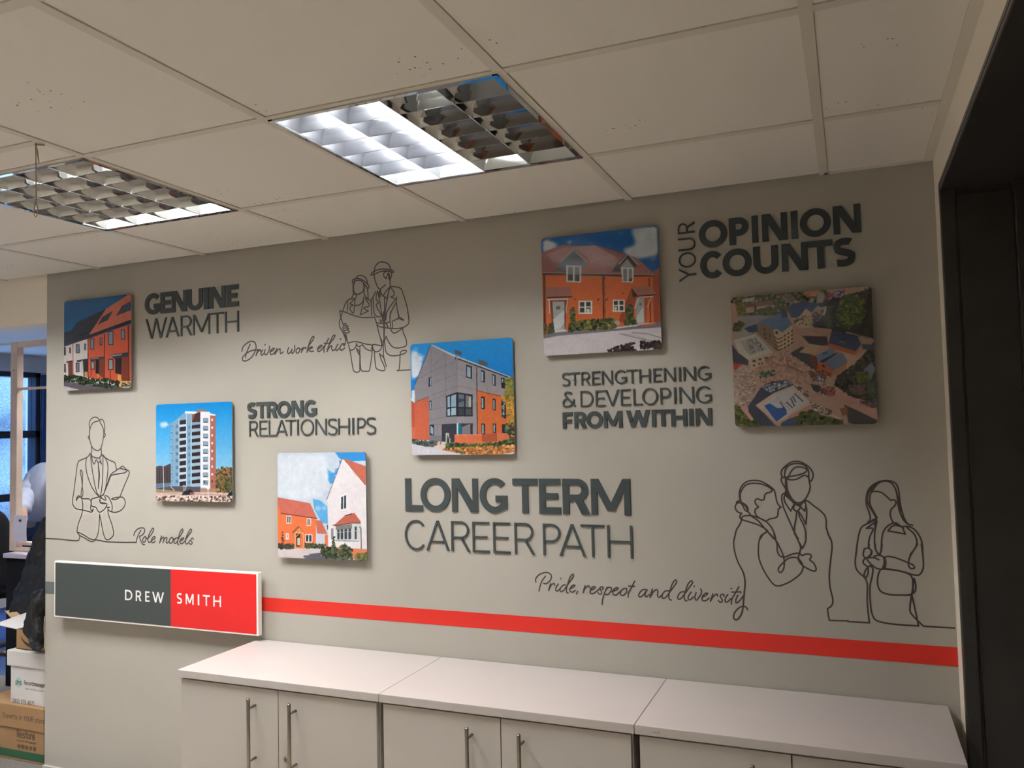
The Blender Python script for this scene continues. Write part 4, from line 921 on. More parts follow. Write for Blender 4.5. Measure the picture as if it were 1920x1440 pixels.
def paint_corner(p):
    p.poly('140,60 1260,60 1260,700 140,700', (24, 148, 232), grad=(0, 118, 216))
    clouds(p, '170,200 320,250 260,470 170,520', 90, 110); clouds(p, '175,600 215,610 212,740 178,730', 30, 70); clouds(p, '180,160 300,170 300,210 180,215', 16, 60, ((160, 196, 226),)); p.poly('180,620 212,620 212,748 180,728', (206, 218, 230))
    p.poly('376,152 650,285 650,1000 490,1000 490,1150 358,1138 354,690 212,748 208,560', (136, 130, 136), .015)
    p.poly('650,285 1190,482 1260,515 1260,705 855,625 862,1080 650,1080', (146, 138, 142), .015)
    p.poly('855,625 1260,702 1260,1080 860,1080', (212, 100, 48), .09); p.poly('212,748 354,690 360,1138 185,1132 178,1010 212,1000', (204, 92, 62), .06); p.poly('150,725 180,730 212,752 212,1000 150,1005', (190, 78, 56)); p.poly('150,1005 215,1000 215,1135 150,1130', (210, 100, 70), .05)
    p.poly('372,150 400,150 640,262 1200,478 1195,492 650,288', (190, 196, 198)); p.line('655,292 1195,492', 13, (40, 40, 48)); p.line('640,270 630,300', 12, (60, 58, 64)); p.line('210,565 374,154', 6, (50, 60, 80))
    p.poly('624,198 698,222 698,262 626,242', (82, 84, 92), .06); p.poly('870,296 963,330 963,375 870,348', (84, 86, 94), .06)
    for s in ('235,505 420,405 650,310', '385,545 650,450 742,485', '365,680 650,572 845,612', '384,372 540,240', '362,735 535,665', '386,822 535,788', '362,932 535,896 650,885', '385,975 490,968', '650,385 742,412'): p.line(s, 2.5, (96, 90, 98))
    for s in ('380,200 380,480', '530,250 535,900', '650,290 650,640', '410,972 410,1140', '448,972 448,1140', '960,560 960,645'): p.line(s, 2.5, (100, 94, 102))
    p.line('852,378 858,1075', 8, (34, 34, 42)); p.line('855,622 1140,690', 6, (110, 52, 40)); p.line('212,742 354,688', 6, (120, 60, 50))
    fr, gl = (34, 38, 48), (140, 168, 186)
    for s, q in (('742,352 803,372 803,502 742,486', '752,372 788,385 788,486 752,476'), ('895,408 937,420 937,540 898,530', '900,425 920,430 920,526 900,522'), ('1010,450 1048,462 1048,577 1014,566', '1018,465 1034,468 1034,566 1018,560'), ('1103,487 1145,495 1145,604 1106,594', '1112,500 1124,502 1124,540 1112,538'),
                 ('354,492 384,478 384,572 354,584', '370,492 381,488 381,566 370,570'), ('360,732 384,724 384,820 361,828', '366,742 378,738 378,814 366,818'), ('365,975 410,975 410,1088 365,1082', '374,984 402,1010 402,1080 374,1060'),
                 ('897,682 936,688 936,816 898,812', '904,700 920,702 920,806 904,802'), ('1016,705 1048,710 1048,829 1018,824', '1024,720 1036,722 1036,818 1024,816'), ('1107,725 1155,732 1155,911 1110,906', '1124,750 1136,752 1136,890 1124,886'), ('900,962 939,965 939,1074 902,1072', '908,975 924,976 924,1066 908,1066'), ('1019,963 1053,965 1053,1060 1019,1060', '1026,975 1040,976 1040,1052 1026,1052')):
        p.poly(s, fr); p.poly(q, gl)
    p.poly('536,678 640,642 655,640 810,664 810,890 655,890 538,893', fr)
    for s, c in (('548,690 574,681 577,792 550,797', gl), ('588,678 638,660 638,787 588,792', gl), ('664,655 722,666 722,790 664,790', (92, 104, 116)), ('738,670 796,680 796,796 738,792', (110, 112, 112)), ('550,815 576,808 576,880 550,884', (160, 180, 192)), ('588,806 638,797 638,875 588,880', (150, 176, 192)), ('664,808 722,808 722,876 664,878', (56, 58, 66)), ('738,808 796,810 796,878 738,878', (70, 74, 78))): p.poly(s, c)
    p.poly('665,705 722,710 722,730 665,750', (60, 64, 74)); p.poly('770,690 792,690 792,790 770,790', (170, 172, 164))
    p.poly('490,970 650,962 812,962 812,1080 625,1080 625,1160 490,1150', (54, 54, 64)); p.poly('640,965 694,968 694,1075 640,1075', (0, 110, 134)); p.poly('700,1000 785,965 785,1075 700,1075', (128, 118, 124)); p.line('653,962 653,1078', 13, (196, 206, 216))
    p.poly('530,1060 566,1062 566,1120 545,1120 545,1180 530,1180', (180, 178, 170)); p.poly('550,1075 560,1110 575,1180 545,1185', (24, 20, 22)); p.line('575,1120 570,1178', 9, (196, 196, 190)); p.poly('360,1085 490,1090 490,1150 360,1138', (116, 118, 130)); p.poly('358,1136 490,1146 480,1180 440,1180', (110, 70, 66)); p.poly('450,1146 480,1150 470,1182 440,1180', (214, 180, 160))
    p.poly('1113,968 1260,980 1260,1100 1180,1070 1113,1060', (52, 40, 44)); p.poly('1140,1010 1188,1020 1184,1058 1145,1052', (0, 120, 140))
    p.poly('622,1078 905,1074 912,1185 800,1192 622,1172', (222, 106, 66), .1); p.poly('905,1074 1058,1060 1060,1165 910,1175', (176, 78, 52), .08); p.poly('1058,1062 1186,1064 1186,1140 1060,1165', (216, 108, 70), .09); p.poly('1186,1090 1260,1100 1260,1150 1186,1140', (120, 60, 50)); p.line('1056,1066 1058,1160', 5, (70, 34, 32)); p.line('626,1082 905,1078', 5, (236, 150, 110))
    p.poly('140,1170 480,1232 720,1290 140,1300', (206, 202, 212), .01); p.poly('350,1192 445,1182 560,1190 520,1240 430,1216', (226, 198, 180)); p.poly('180,1150 440,1185 350,1205 185,1172', (176, 96, 66), .08)
    p.line('255,1200 255,1275', 4, (236, 236, 240)); p.line('345,1230 345,1275', 4, (236, 236, 240)); p.line('480,1234 730,1284', 7, (226, 196, 176))
    p.poly('490,1238 560,1180 640,1175 1260,1130 1260,1250 1100,1290 720,1280', (206, 120, 62), .08)
    p.blobs('540,1180 640,1170 800,1192 1260,1130 1260,1180 800,1240 540,1225', ((52, 74, 42), (34, 52, 34), (86, 104, 52)), 380, 18); p.blobs('520,1225 1240,1190 1240,1250 1080,1275 720,1275', ((214, 128, 62), (170, 84, 44), (84, 88, 44), (230, 160, 90)), 340, 14); p.blobs('185,1130 430,1165 430,1190 350,1196 185,1160', ((60, 74, 70), (50, 62, 44), (90, 104, 100)), 150, 13)
    p.blobs('1150,500 1260,490 1260,700 1120,690 1150,620', ((150, 140, 56), (120, 116, 60), (96, 104, 50)), 210, 15); p.blobs('1110,690 1260,690 1260,960 1180,940 1160,760', ((214, 150, 46), (196, 130, 50), (120, 120, 46)), 200, 15); p.blobs('1140,970 1230,960 1230,1060 1190,1090 1150,990', ((120, 116, 56), (60, 64, 40)), 40, 13)
    p.blobs('1112,735 1152,735 1152,905 1112,900', ((30, 40, 34), (130, 140, 130)), 34, 8)

def paint_houses(p):
    p.poly('60,100 1240,100 1240,640 60,640', (22, 104, 190), grad=(26, 92, 176))
    clouds(p, '60,260 150,260 300,320 90,400', 60, 110); clouds(p, '280,300 360,230 400,240 400,310', 30, 50); clouds(p, '430,290 560,270 640,320', 26, 70); clouds(p, '940,150 1220,110 1220,400 1000,440 880,390 850,350 1000,310', 150, 100); clouds(p, '780,170 860,170 860,230', 20, 50, ((150, 180, 210),)); clouds(p, '1110,420 1190,420 1190,470 1110,460', 14, 50); clouds(p, '600,260 760,300 760,340 690,330', 24, 60, ((120, 160, 206),))
    p.poly('1130,610 1205,532 1260,500 1260,1070 1150,1055', (176, 76, 46), .05); p.poly('1140,575 1205,530 1260,500 1260,575 1160,602', (150, 96, 90))
    p.poly('60,395 160,350 290,305 470,318 600,310 690,335 800,370 905,400 1010,440 1170,592 60,580', (168, 106, 96), .05)
    p.poly('130,400 300,330 600,312 800,430 700,440 560,480 520,420 400,340 260,470 200,470', (196, 150, 142), .05); p.line('690,335 840,425', 5, (130, 78, 74)); p.poly('60,400 220,500 320,575 60,575', (156, 96, 88), .05)
    for k in range(6): p.line([(150 + k * 20, 380 + k * 26), (420, 350 + k * 34)], 2, (150, 96, 90))
    p.poly('60,575 1152,600 1160,1060 760,1110 60,1180', (232, 108, 52), .07)
    p.line('60,584 322,588', 18, (58, 36, 34)); p.line('465,592 865,602', 18, (58, 36, 34)); p.line('970,603 1165,600', 18, (58, 36, 34)); p.line('60,572 1165,594', 5, (206, 180, 170))
    p.line('107,590 114,1155', 22, (96, 42, 34)); p.line('672,600 680,1060', 15, (84, 40, 36)); p.line('690,620 692,1050', 5, (120, 56, 44)); p.line('1114,625 1130,1050', 11, (96, 44, 38)); p.line('690,618 672,650', 8, (60, 34, 34))
    p.poly('392,345 520,475 475,525 300,505 215,548 255,482', (104, 108, 120), .1); p.line('258,480 392,350 515,470', 9, (196, 190, 190)); p.line('300,470 500,470', 4, (70, 74, 84)); p.line('345,420 440,420', 4, (70, 74, 84)); p.poly('210,545 300,500 330,520 318,575 230,545', (66, 60, 66))
    p.poly('318,503 464,505 460,668 322,662', (238, 236, 232)); p.poly('334,516 383,516 383,650 334,650', (66, 70, 68)); p.poly('400,516 447,516 447,655 400,655', (66, 70, 68)); p.poly('334,516 383,516 383,590 334,590', (134, 140, 144)); p.poly('400,516 447,516 447,592 400,592', (134, 140, 144))
    p.poly('912,388 1012,495 975,528 900,440 835,515 838,565 758,562 815,470', (62, 58, 66)); p.poly('850,515 905,440 968,525 850,530', (170, 168, 168)); p.line('822,492 912,394 1008,497', 9, (206, 200, 198)); p.poly('846,523 968,525 962,668 856,664', (238, 236, 232)); p.poly('865,535 903,535 905,656 867,655', (130, 140, 146)); p.poly('918,535 952,540 952,656 918,656', (136, 142, 142)); p.poly('918,640 952,620 952,656 918,656', (66, 70, 68))
    p.poly('122,712 365,710 374,802 130,812', (172, 108, 96), .04); p.line('130,814 374,804', 14, (64, 46, 46)); p.line('138,830 335,826', 11, (220, 220, 216)); p.poly('165,842 325,836 312,1100 310,1120 185,1140', (120, 62, 46)); p.poly('185,850 302,850 302,1116 204,1124', (176, 182, 184)); p.poly('192,1020 300,930 300,1050 262,1110 204,1122', (218, 222, 222)); p.poly('222,895 260,895 260,926 222,926', (120, 96, 84)); p.line('154,838 160,962', 10, (222, 224, 220)); p.line('330,840 318,930 322,960', 9, (230, 200, 180)); p.poly('196,1125 300,1115 340,1140 200,1152', (222, 222, 220))
    p.poly('945,710 1120,708 1192,776 1180,792 1008,795', (180, 112, 98), .04); p.poly('945,715 1006,796 990,830 960,980 900,970 880,1060 820,1040 850,960 900,830', (168, 74, 44), .05); p.poly('945,715 1006,796 960,812', (44, 34, 38)); p.line('1010,800 1186,782', 12, (58, 44, 46)); p.line('1020,808 1150,802', 8, (222, 222, 218)); p.poly('990,820 1064,818 1070,1052 988,1062', (170, 176, 178)); p.poly('995,990 1060,900 1066,1050 1000,1055', (214, 218, 216)); p.poly('1022,865 1042,865 1042,886 1022,886', (110, 110, 106)); p.line('1016,815 975,915', 9, (222, 226, 222)); p.line('1135,800 1100,905', 7, (226, 206, 190)); p.poly('1072,820 1100,815 1090,1050 1072,1050', (190, 86, 52))
    p.rects('437,843,568,970 766,832,881,950', (240, 238, 234), None); p.rects('450,855,493,900 510,853,553,898 450,910,493,955 510,908,553,955 776,845,814,884 830,842,868,882 778,895,815,938 832,893,868,935', (66, 60, 58), None); p.rects('515,920,545,955 782,902,804,938', (226, 224, 220), None)
    p.rects('388,815,408,836 858,764,874,780', (190, 60, 34), None); p.poly('612,840 636,815 636,832 620,846', (50, 34, 34)); p.poly('692,838 716,812 716,830 700,844', (50, 34, 34)); p.poly('785,1035 830,1035 830,1078 785,1078', (196, 176, 160))
    p.poly('60,1165 340,1135 760,1105 1030,1062 1170,1050 1260,1045 1260,1100 1000,1115 240,1182 60,1215', (124, 118, 128), .03); p.poly('755,1105 1030,1060 1172,1052 1172,1075 960,1090 800,1112', (220, 214, 210)); p.poly('1010,1075 1172,1056 1172,1078 1000,1092', (206, 112, 80))
    p.poly('60,1215 240,1180 1000,1113 1260,1095 1260,1400 60,1400', (222, 212, 216), .012); p.line('830,1160 940,1185 1180,1240', 8, (140, 130, 134)); p.line('950,1150 1100,1160 1230,1198', 8, (150, 140, 144)); p.line('850,1158 1000,1180 1150,1240', 4, (170, 160, 164)); p.line('430,1170 700,1145', 5, (196, 188, 192))
    p.blobs('345,1060 480,1035 780,1020 790,1095 700,1105 345,1135', ((96, 106, 50), (60, 66, 36), (140, 136, 62), (44, 44, 30)), 420, 14); p.blobs('365,915 398,915 398,1090 358,1100', ((96, 106, 50), (60, 66, 36)), 60, 12); p.blobs('905,885 945,885 965,1010 1000,1060 880,1080 900,980', ((48, 58, 34), (90, 96, 50)), 130, 13); p.blobs('100,1070 128,1070 128,1160 100,1160', ((120, 96, 50), (60, 66, 36)), 34, 12); p.blobs('160,1065 190,1060 200,1148 150,1150', ((52, 70, 40), (80, 90, 50)), 50, 12)
    p.blobs('710,1318 840,1270 980,1245 960,1290 1000,1310 1000,1330 720,1335', ((50, 38, 40), (74, 58, 54), (36, 30, 32)), 120, 11); p.blobs('1035,1225 1100,1245 1225,1225 1240,1300 1040,1300', ((50, 38, 40), (70, 56, 52), (36, 30, 32)), 130, 11)

def paint_site(p):
    p.poly('60,20 1560,20 1560,1440 60,1440', (206, 164, 144), .1)
    G = ((64, 84, 40), (40, 52, 32), (110, 112, 50), (84, 90, 44)); DK = ((30, 38, 34), (20, 26, 26), (44, 52, 44))
    p.poly('60,150 1030,60 1030,200 900,200 560,300 180,330 60,300', (84, 84, 56), .15); p.blobs('60,160 1030,70 1030,190 560,290 200,320 110,290', G + ((180, 160, 130),), 768, 13)
    p.poly('215,165 330,140 335,175 225,190', (206, 200, 196)); p.poly('175,320 520,312 500,340 350,430 260,445 190,480 165,420 250,380 190,350', (164, 162, 168), .04); p.poly('600,180 960,90 1010,130 990,200 930,190 940,110', (176, 170, 160))
    for dx, dy in ((0, 0), (110, -10), (195, -18)): p.poly([(232 + dx, 198 + dy), (310 + dx, 188 + dy), (332 + dx, 235 + dy), (245 + dx, 242 + dy)], (136, 104, 92)); p.poly([(245 + dx, 242 + dy), (332 + dx, 235 + dy), (335 + dx, 285 + dy), (255 + dx, 296 + dy)], (212, 176, 156))
    p.blobs('150,220 230,230 260,310 180,310', ((140, 128, 50), (90, 96, 44)), 144, 11); p.blobs('370,270 470,240 540,250 530,310 400,315', G, 168, 11); p.poly('590,125 655,112 772,190 742,218 620,176', (126, 106, 98)); p.line('598,140 700,205', 5, (206, 196, 186)); p.poly('742,218 772,190 740,170 700,180', (200, 160, 140)); p.blobs('700,120 830,110 860,170 760,180', DK + G, 144, 11); p.blobs('810,95 930,80 920,130 830,130', ((226, 150, 100), (206, 120, 80)), 96, 9)
    p.blobs('1020,110 1190,80 1190,170 1030,190', ((60, 90, 160), (200, 70, 90), (210, 220, 230), (50, 60, 90), (40, 44, 60)), 360, 8)
    p.poly('1010,200 1060,160 1240,130 1560,20 1560,560 1480,540 1340,510 1240,480 1080,450 900,445 885,300 1030,290', (38, 46, 44)); p.blobs('1010,200 1240,130 1560,20 1560,560 1080,450 900,440 1030,290', DK, 1008, 18)
    p.blobs('1200,130 1300,110 1380,170 1400,290 1350,380 1230,420 1150,370 1130,290 1160,190', ((84, 104, 34), (110, 128, 44), (56, 74, 30), (44, 54, 30)), 1248, 11)
    p.line('1215,480 1480,545', 8, (190, 170, 150)); p.poly('900,430 1080,450 1060,520 930,500 900,470', (190, 150, 126), .2)
    p.poly('60,200 150,200 185,400 120,460 60,460', (206, 160, 140), .05); p.blobs('140,400 190,370 240,390 190,470 130,470', G, 120, 9)
    # upper apartment blocks
    p.poly('690,345 765,325 828,252 882,290 885,440 765,435 715,400', (222, 196, 160)); p.poly('880,290 942,222 1000,260 985,330 900,430 885,440', (190, 164, 136)); p.poly('975,250 1026,225 1024,270 1005,320 968,310', (216, 186, 156)); p.poly('648,262 700,205 790,190 960,200 1005,212 985,245 940,222 882,290 828,252 765,328 690,345', (36, 62, 118), .06)
    p.blobs('700,345 870,310 875,430 720,400', ((60, 44, 40),), 33, 6, .1); p.blobs('890,300 1000,260 960,400 895,425', ((70, 60, 80), (40, 50, 90)), 81, 6)
    p.poly('352,400 385,375 412,420 460,395 512,458 572,655 540,655 420,545 352,480', (156, 126, 104)); p.poly('510,458 545,445 600,482 696,408 696,570 572,655', (232, 200, 160)); p.poly('380,375 450,345 590,305 652,322 696,405 600,482 545,445 510,460 462,395 412,420', (98, 132, 178), .04); p.poly('583,275 645,278 655,330 600,340', (30, 50, 100)); p.poly('232,442 352,398 370,470 295,492', (44, 74, 124)); p.poly('510,300 640,270 640,285 520,320', (40, 60, 100))
    for k in range(4):
        for q in range(3):
            p.poly([(618 + q * 34, 508 + k * 38 - q * 22), (634 + q * 34, 498 + k * 38 - q * 22), (634 + q * 34, 516 + k * 38 - q * 22), (618 + q * 34, 526 + k * 38 - q * 22)], (64, 44, 34))
        p.line([(568, 545 + k * 36), (605, 525 + k * 36)], 9, (80, 56, 44)); p.line([(525, 520 + k * 36), (560, 548 + k * 36)], 9, (96, 72, 60))
    p.rects('420,440,436,462 425,485,440,510 430,525,444,545 480,500,490,525', (60, 44, 40), None); p.rects('535,470,560,495', (60, 50, 60), None)
    # concrete shell
    p.poly('130,552 345,498 512,672 275,745 190,680', (222, 214, 200), .05); p.poly('200,565 345,522 450,640 290,705 235,640', (186, 184, 178), .07); p.blobs('230,560 340,530 430,640 300,690', ((150, 148, 146), (204, 200, 196), (110, 110, 112)), 168, 7); p.poly('270,745 512,672 520,765 300,835', (216, 192, 164), .05); p.rects('315,745,345,765 375,730,400,748 430,718,480,735 318,790,340,808 370,775,388,790 400,770,415,785', (70, 56, 50), None)
    p.poly('60,560 125,600 180,680 275,745 275,800 130,770 110,660 60,640', (70, 76, 84), .15); p.poly('170,470 300,480 340,500 130,552 140,510', (176, 170, 164), .12)
    p.poly('785,512 1030,520 1045,600 1000,610 860,590', (54, 50, 58)); p.poly('635,722 700,665 790,615 870,660 950,860 800,800 700,765 640,750', (58, 60, 74)); p.poly('762,672 862,590 944,610 942,655 880,690', (206, 180, 140))
    p.poly('1045,575 1305,655 1300,705 1040,625', (206, 96, 58), .05); p.poly('1300,655 1350,600 1365,600 1310,700', (200, 130, 96)); p.poly('1076,458 1150,480 1342,520 1362,590 1305,662 1045,582', (44, 66, 112), .05); p.poly('1165,540 1205,535 1205,570 1160,570', (30, 44, 76)); p.line('1155,568 1200,574', 5, (206, 206, 200)); p.poly('1325,520 1480,550 1480,590 1360,590', (196, 160, 136), .12)
    p.poly('1130,650 1300,700 1330,740 1230,860 1190,840 1225,740 1160,690', (226, 186, 154), .05); p.line('1235,860 1330,740', 6, (140, 120, 110))
    p.poly('930,775 1010,770 1086,855 1070,912 930,852', (214, 102, 56), .05); p.poly('1086,855 1226,765 1206,830 1072,912', (214, 140, 96), .05); p.poly('870,700 930,705 945,770 935,840 880,790', (120, 60, 50)); p.poly('920,702 1080,628 1112,680 948,762', (118, 146, 180)); p.poly('948,762 1112,680 1150,672 1000,772', (28, 52, 96)); p.poly('1008,770 1165,672 1190,690 1228,765 1086,852', (116, 138, 174)); p.poly('985,790 1010,795 1010,820 985,812', (60, 34, 30)); p.poly('980,835 1070,880 1065,905 980,865', (110, 50, 36)); p.poly('985,680 1035,660 1040,680 990,700', (70, 92, 130))
    # site floor details
    p.blobs('480,720 640,660 900,850 1140,1080 1000,1100 760,960 420,960 330,860', ((212, 170, 148), (196, 152, 130), (206, 162, 142), (178, 134, 114)), 1008, 12); p.line('640,720 660,800 800,860', 8, (110, 84, 74)); p.line('620,790 790,870 860,860', 6, (130, 96, 84)); p.blobs('850,850 1040,860 1000,960 900,940', ((120, 74, 60), (170, 120, 100), (90, 60, 54)), 216, 8); p.blobs('930,900 1000,930 990,970 950,960', ((40, 50, 90), (220, 226, 230)), 62, 6); p.blobs('370,870 530,840 530,890 400,930', ((60, 70, 50), (40, 110, 90), (200, 180, 150)), 168, 6)
    p.blobs('60,800 320,850 340,1000 300,1180 60,1180', ((206, 176, 156), (176, 150, 134), (196, 166, 148), (190, 158, 140), (214, 196, 180), (150, 126, 114)), 1104, 9); p.poly('130,768 212,790 142,852', (214, 70, 70)); p.blobs('720,980 850,1060 850,1100 760,1060', ((226, 206, 190), (90, 80, 84), (130, 100, 90)), 192, 8)
    # lower block with moat
    p.poly('270,1190 330,1110 400,1000 500,950 640,940 712,985 520,1062 350,1190 430,1260 540,1380 300,1380', (60, 68, 88), .12); p.blobs('400,1000 640,945 690,975 480,1050', ((190, 200, 214), (60, 80, 110), (140, 150, 166)), 144, 8); p.poly('345,1180 520,1062 705,990 865,1150 860,1180 700,1270 545,1350', (226, 196, 176), .05); p.poly('425,1180 545,1080 690,1020 840,1150 660,1270 545,1340', (216, 214, 220), .03); p.poly('425,1182 480,1162 560,1210 620,1200 650,1262 545,1340', (40, 96, 176), .06)
    for a in ((580, 1150, 640, 1235), (640, 1150, 700, 1205), (680, 1110, 720, 1190), (700, 1095, 730, 1150), (720, 1070, 800, 1145)): p.line([(a[0], a[1]), (a[2], a[3])], 11, (56, 58, 84))
    p.line('545,1100 680,1225', 3, (120, 110, 116)); p.line('700,1000 860,1150 1220,1350', 10, (236, 214, 196)); p.poly('650,1290 860,1180 880,1230 700,1330', (206, 150, 130), .15); p.blobs('870,1150 1080,1240 1060,1280 900,1220', ((216, 196, 180), (120, 90, 80), (70, 60, 60)), 216, 8)
    p.poly('870,975 960,990 985,1030 940,1060 900,1040', (44, 50, 64)); p.blobs('960,1010 1100,1000 1100,1090 980,1070', ((190, 84, 60), (60, 50, 54), (160, 100, 80)), 120, 8); p.line('1010,1020 1095,1020 1080,1085', 9, (196, 84, 56))
    p.poly('1195,1170 1300,1220 1560,1345 1560,1400 1240,1350', (58, 54, 56), .1); p.poly('1150,1210 1220,1200 1235,1260 1180,1285', (150, 92, 60)); p.poly('1120,1020 1250,1090 1520,1200 1560,1330 1300,1220 1190,1170', (216, 160, 140), .06); p.blobs('1340,1130 1500,1170 1500,1220 1350,1170', ((70, 60, 64), (220, 110, 110), (60, 50, 50)), 96, 6)
    p.poly('1340,740 1490,560 1560,560 1560,1190 1260,1090 1100,990 1130,900 1220,880', (44, 46, 54)); p.blobs('1340,760 1500,600 1560,600 1560,1180 1250,1080 1110,980 1140,900', DK + ((60, 66, 50),), 816, 13); p.poly('1380,840 1460,770 1500,830 1440,950', (120, 130, 150), .06); p.blobs('1310,870 1420,860 1440,960 1330,960', ((90, 112, 40), (64, 84, 34)), 216, 9); p.blobs('1420,980 1510,960 1500,1060 1430,1060', ((90, 104, 80), (60, 74, 50)), 144, 9); p.blobs('1245,990 1400,990 1400,1080 1260,1070', ((120, 90, 86), (84, 70, 66)), 192, 9); p.poly('1365,590 1490,600 1490,660 1370,640', (56, 70, 96), .15)
    p.blobs('150,1180 200,1200 360,1340 360,1400 150,1400', G, 360, 12); p.poly('200,1205 240,1190 330,1320 300,1330', (222, 160, 146)); p.poly('1060,0 1060,0 1060,0', (0, 0, 0)); p.poly('600,1340 800,1260 1200,1340 1200,1400 560,1400', (96, 84, 70), .2); p.blobs('770,1260 880,1225 1000,1290 1180,1330 1180,1400 740,1400', G, 576, 12); p.poly('590,1350 680,1300 740,1340 680,1400', (64, 84, 130))

panel('square photo panel of a brick and white terrace, high at the left', -3.189, 1.6655, (100, 540), 7.2, paint_terrace, 0.74)
panel('square photo panel of a white and brown tower block under blue sky', -2.6465, 1.186, (280, 740), 6.5455, paint_tower, 0.84)
panel('square photo panel of a white gabled house and an orange cottage', -2.023, 0.978, (500, 840), 6.2591, paint_cottage, 0.84)
panel('square photo panel of a grey clad corner building with a large corner window', -1.424, 1.367, (740, 620), 5.5385, paint_corner, 0.82)
panel('square photo panel of orange brick houses with dormer windows, highest on the wall', -0.907, 1.6985, (1000, 400), 5.1423, paint_houses, 0.72)
panel('square aerial photo panel of a building site, furthest right', -0.2855, 1.4455, (1350, 530), 5.1419, paint_site, 0.62)
# ================================================================== CUPBOARDS
def cupboard(x0, x1, split, label, marks=False):
    g = thing('cupboard', label, 'cupboard', (0, 0, 0), 0, 'low office cupboards along the wall')
    yf, yb, zt = -0.421, -0.004, 0.653
    boxo('worktop', x0 + 0.0008, x1 - 0.0008, yf - 0.003, yb, zt - 0.025, zt, M_white, g, 0.0012)
    bm = bmesh.new()
    box(bm, x0 + 0.01, x0 + 0.028, -0.398, yb, 0.02, zt - 0.0255); box(bm, x1 - 0.028, x1 - 0.01, -0.398, yb, 0.02, zt - 0.0255)
    box(bm, x0 + 0.028, x1 - 0.028, -0.012, yb, 0.02, zt - 0.0255); box(bm, x0 + 0.028, x1 - 0.028, -0.398, -0.012, 0.02, 0.045)
    obj('carcass', bm, M_door, g)
    boxo('plinth', x0 + 0.02, x1 - 0.02, -0.38, -0.02, 0.0, 0.02, M_edge, g)
    doors = []
    for a, c, side in ((x0 + 0.012, split - 0.0016, 1), (split + 0.0016, x1 - 0.012, -1)):
        d = boxo('door', a, c, -0.417, -0.399, 0.03, zt - 0.031, M_door, g, 0.001)
        hx = split - 0.092 if side == 1 else split + 0.07
        bm = bmesh.new()
        z1 = 0.598; z0 = 0.358
        tube(bm, [(hx, -0.452, z0), (hx, -0.452, z0 + .002), (hx, -0.452, z1 - .002), (hx, -0.452, z1)], [0.0052, 0.006, 0.006, 0.0052], 14)
        for z in (z1 - 0.032, z0 + 0.04):
            tube(bm, [(hx, -0.452, z), (hx, -0.417, z)], 0.0042, 10)
        obj('handle', bm, M_steel, d, True)
        doors.append(d)
    bm = bmesh.new()
    lx, lz = split + 0.034, 0.408
    tube(bm, [(lx, -0.417, lz), (lx, -0.4225, lz), (lx, -0.4245, lz)], [0.0105, 0.0105, 0.0075], 20)
    obj('lock', bm, M_steel, doors[1], True)
    bm = bmesh.new(); tube(bm, [(lx, -0.4246, lz), (lx, -0.4255, lz)], 0.0036, 12)
    obj('keyhole', bm, M_edge, doors[1])
    return g
cupboard(-2.134, -1.328, -1.712, 'low pale cupboard at the left end of the row, under the sign')
cupboard(-1.328, -0.528, -0.924, 'low pale cupboard in the middle of the row of three')
g3 = cupboard(-0.528, 0.264, -0.127, 'low pale cupboard at the right end of the row, next to the black doorway')
bm = bmesh.new()
for dx, dz in ((0, 0), (.006, .002), (.011, .001), (.015, .003)):
    box(bm, -0.478 + dx, -0.475 + dx, -0.4243, -0.424, 0.637 + dz, 0.6385 + dz)
obj('scuff', bm, M_edge, g3)

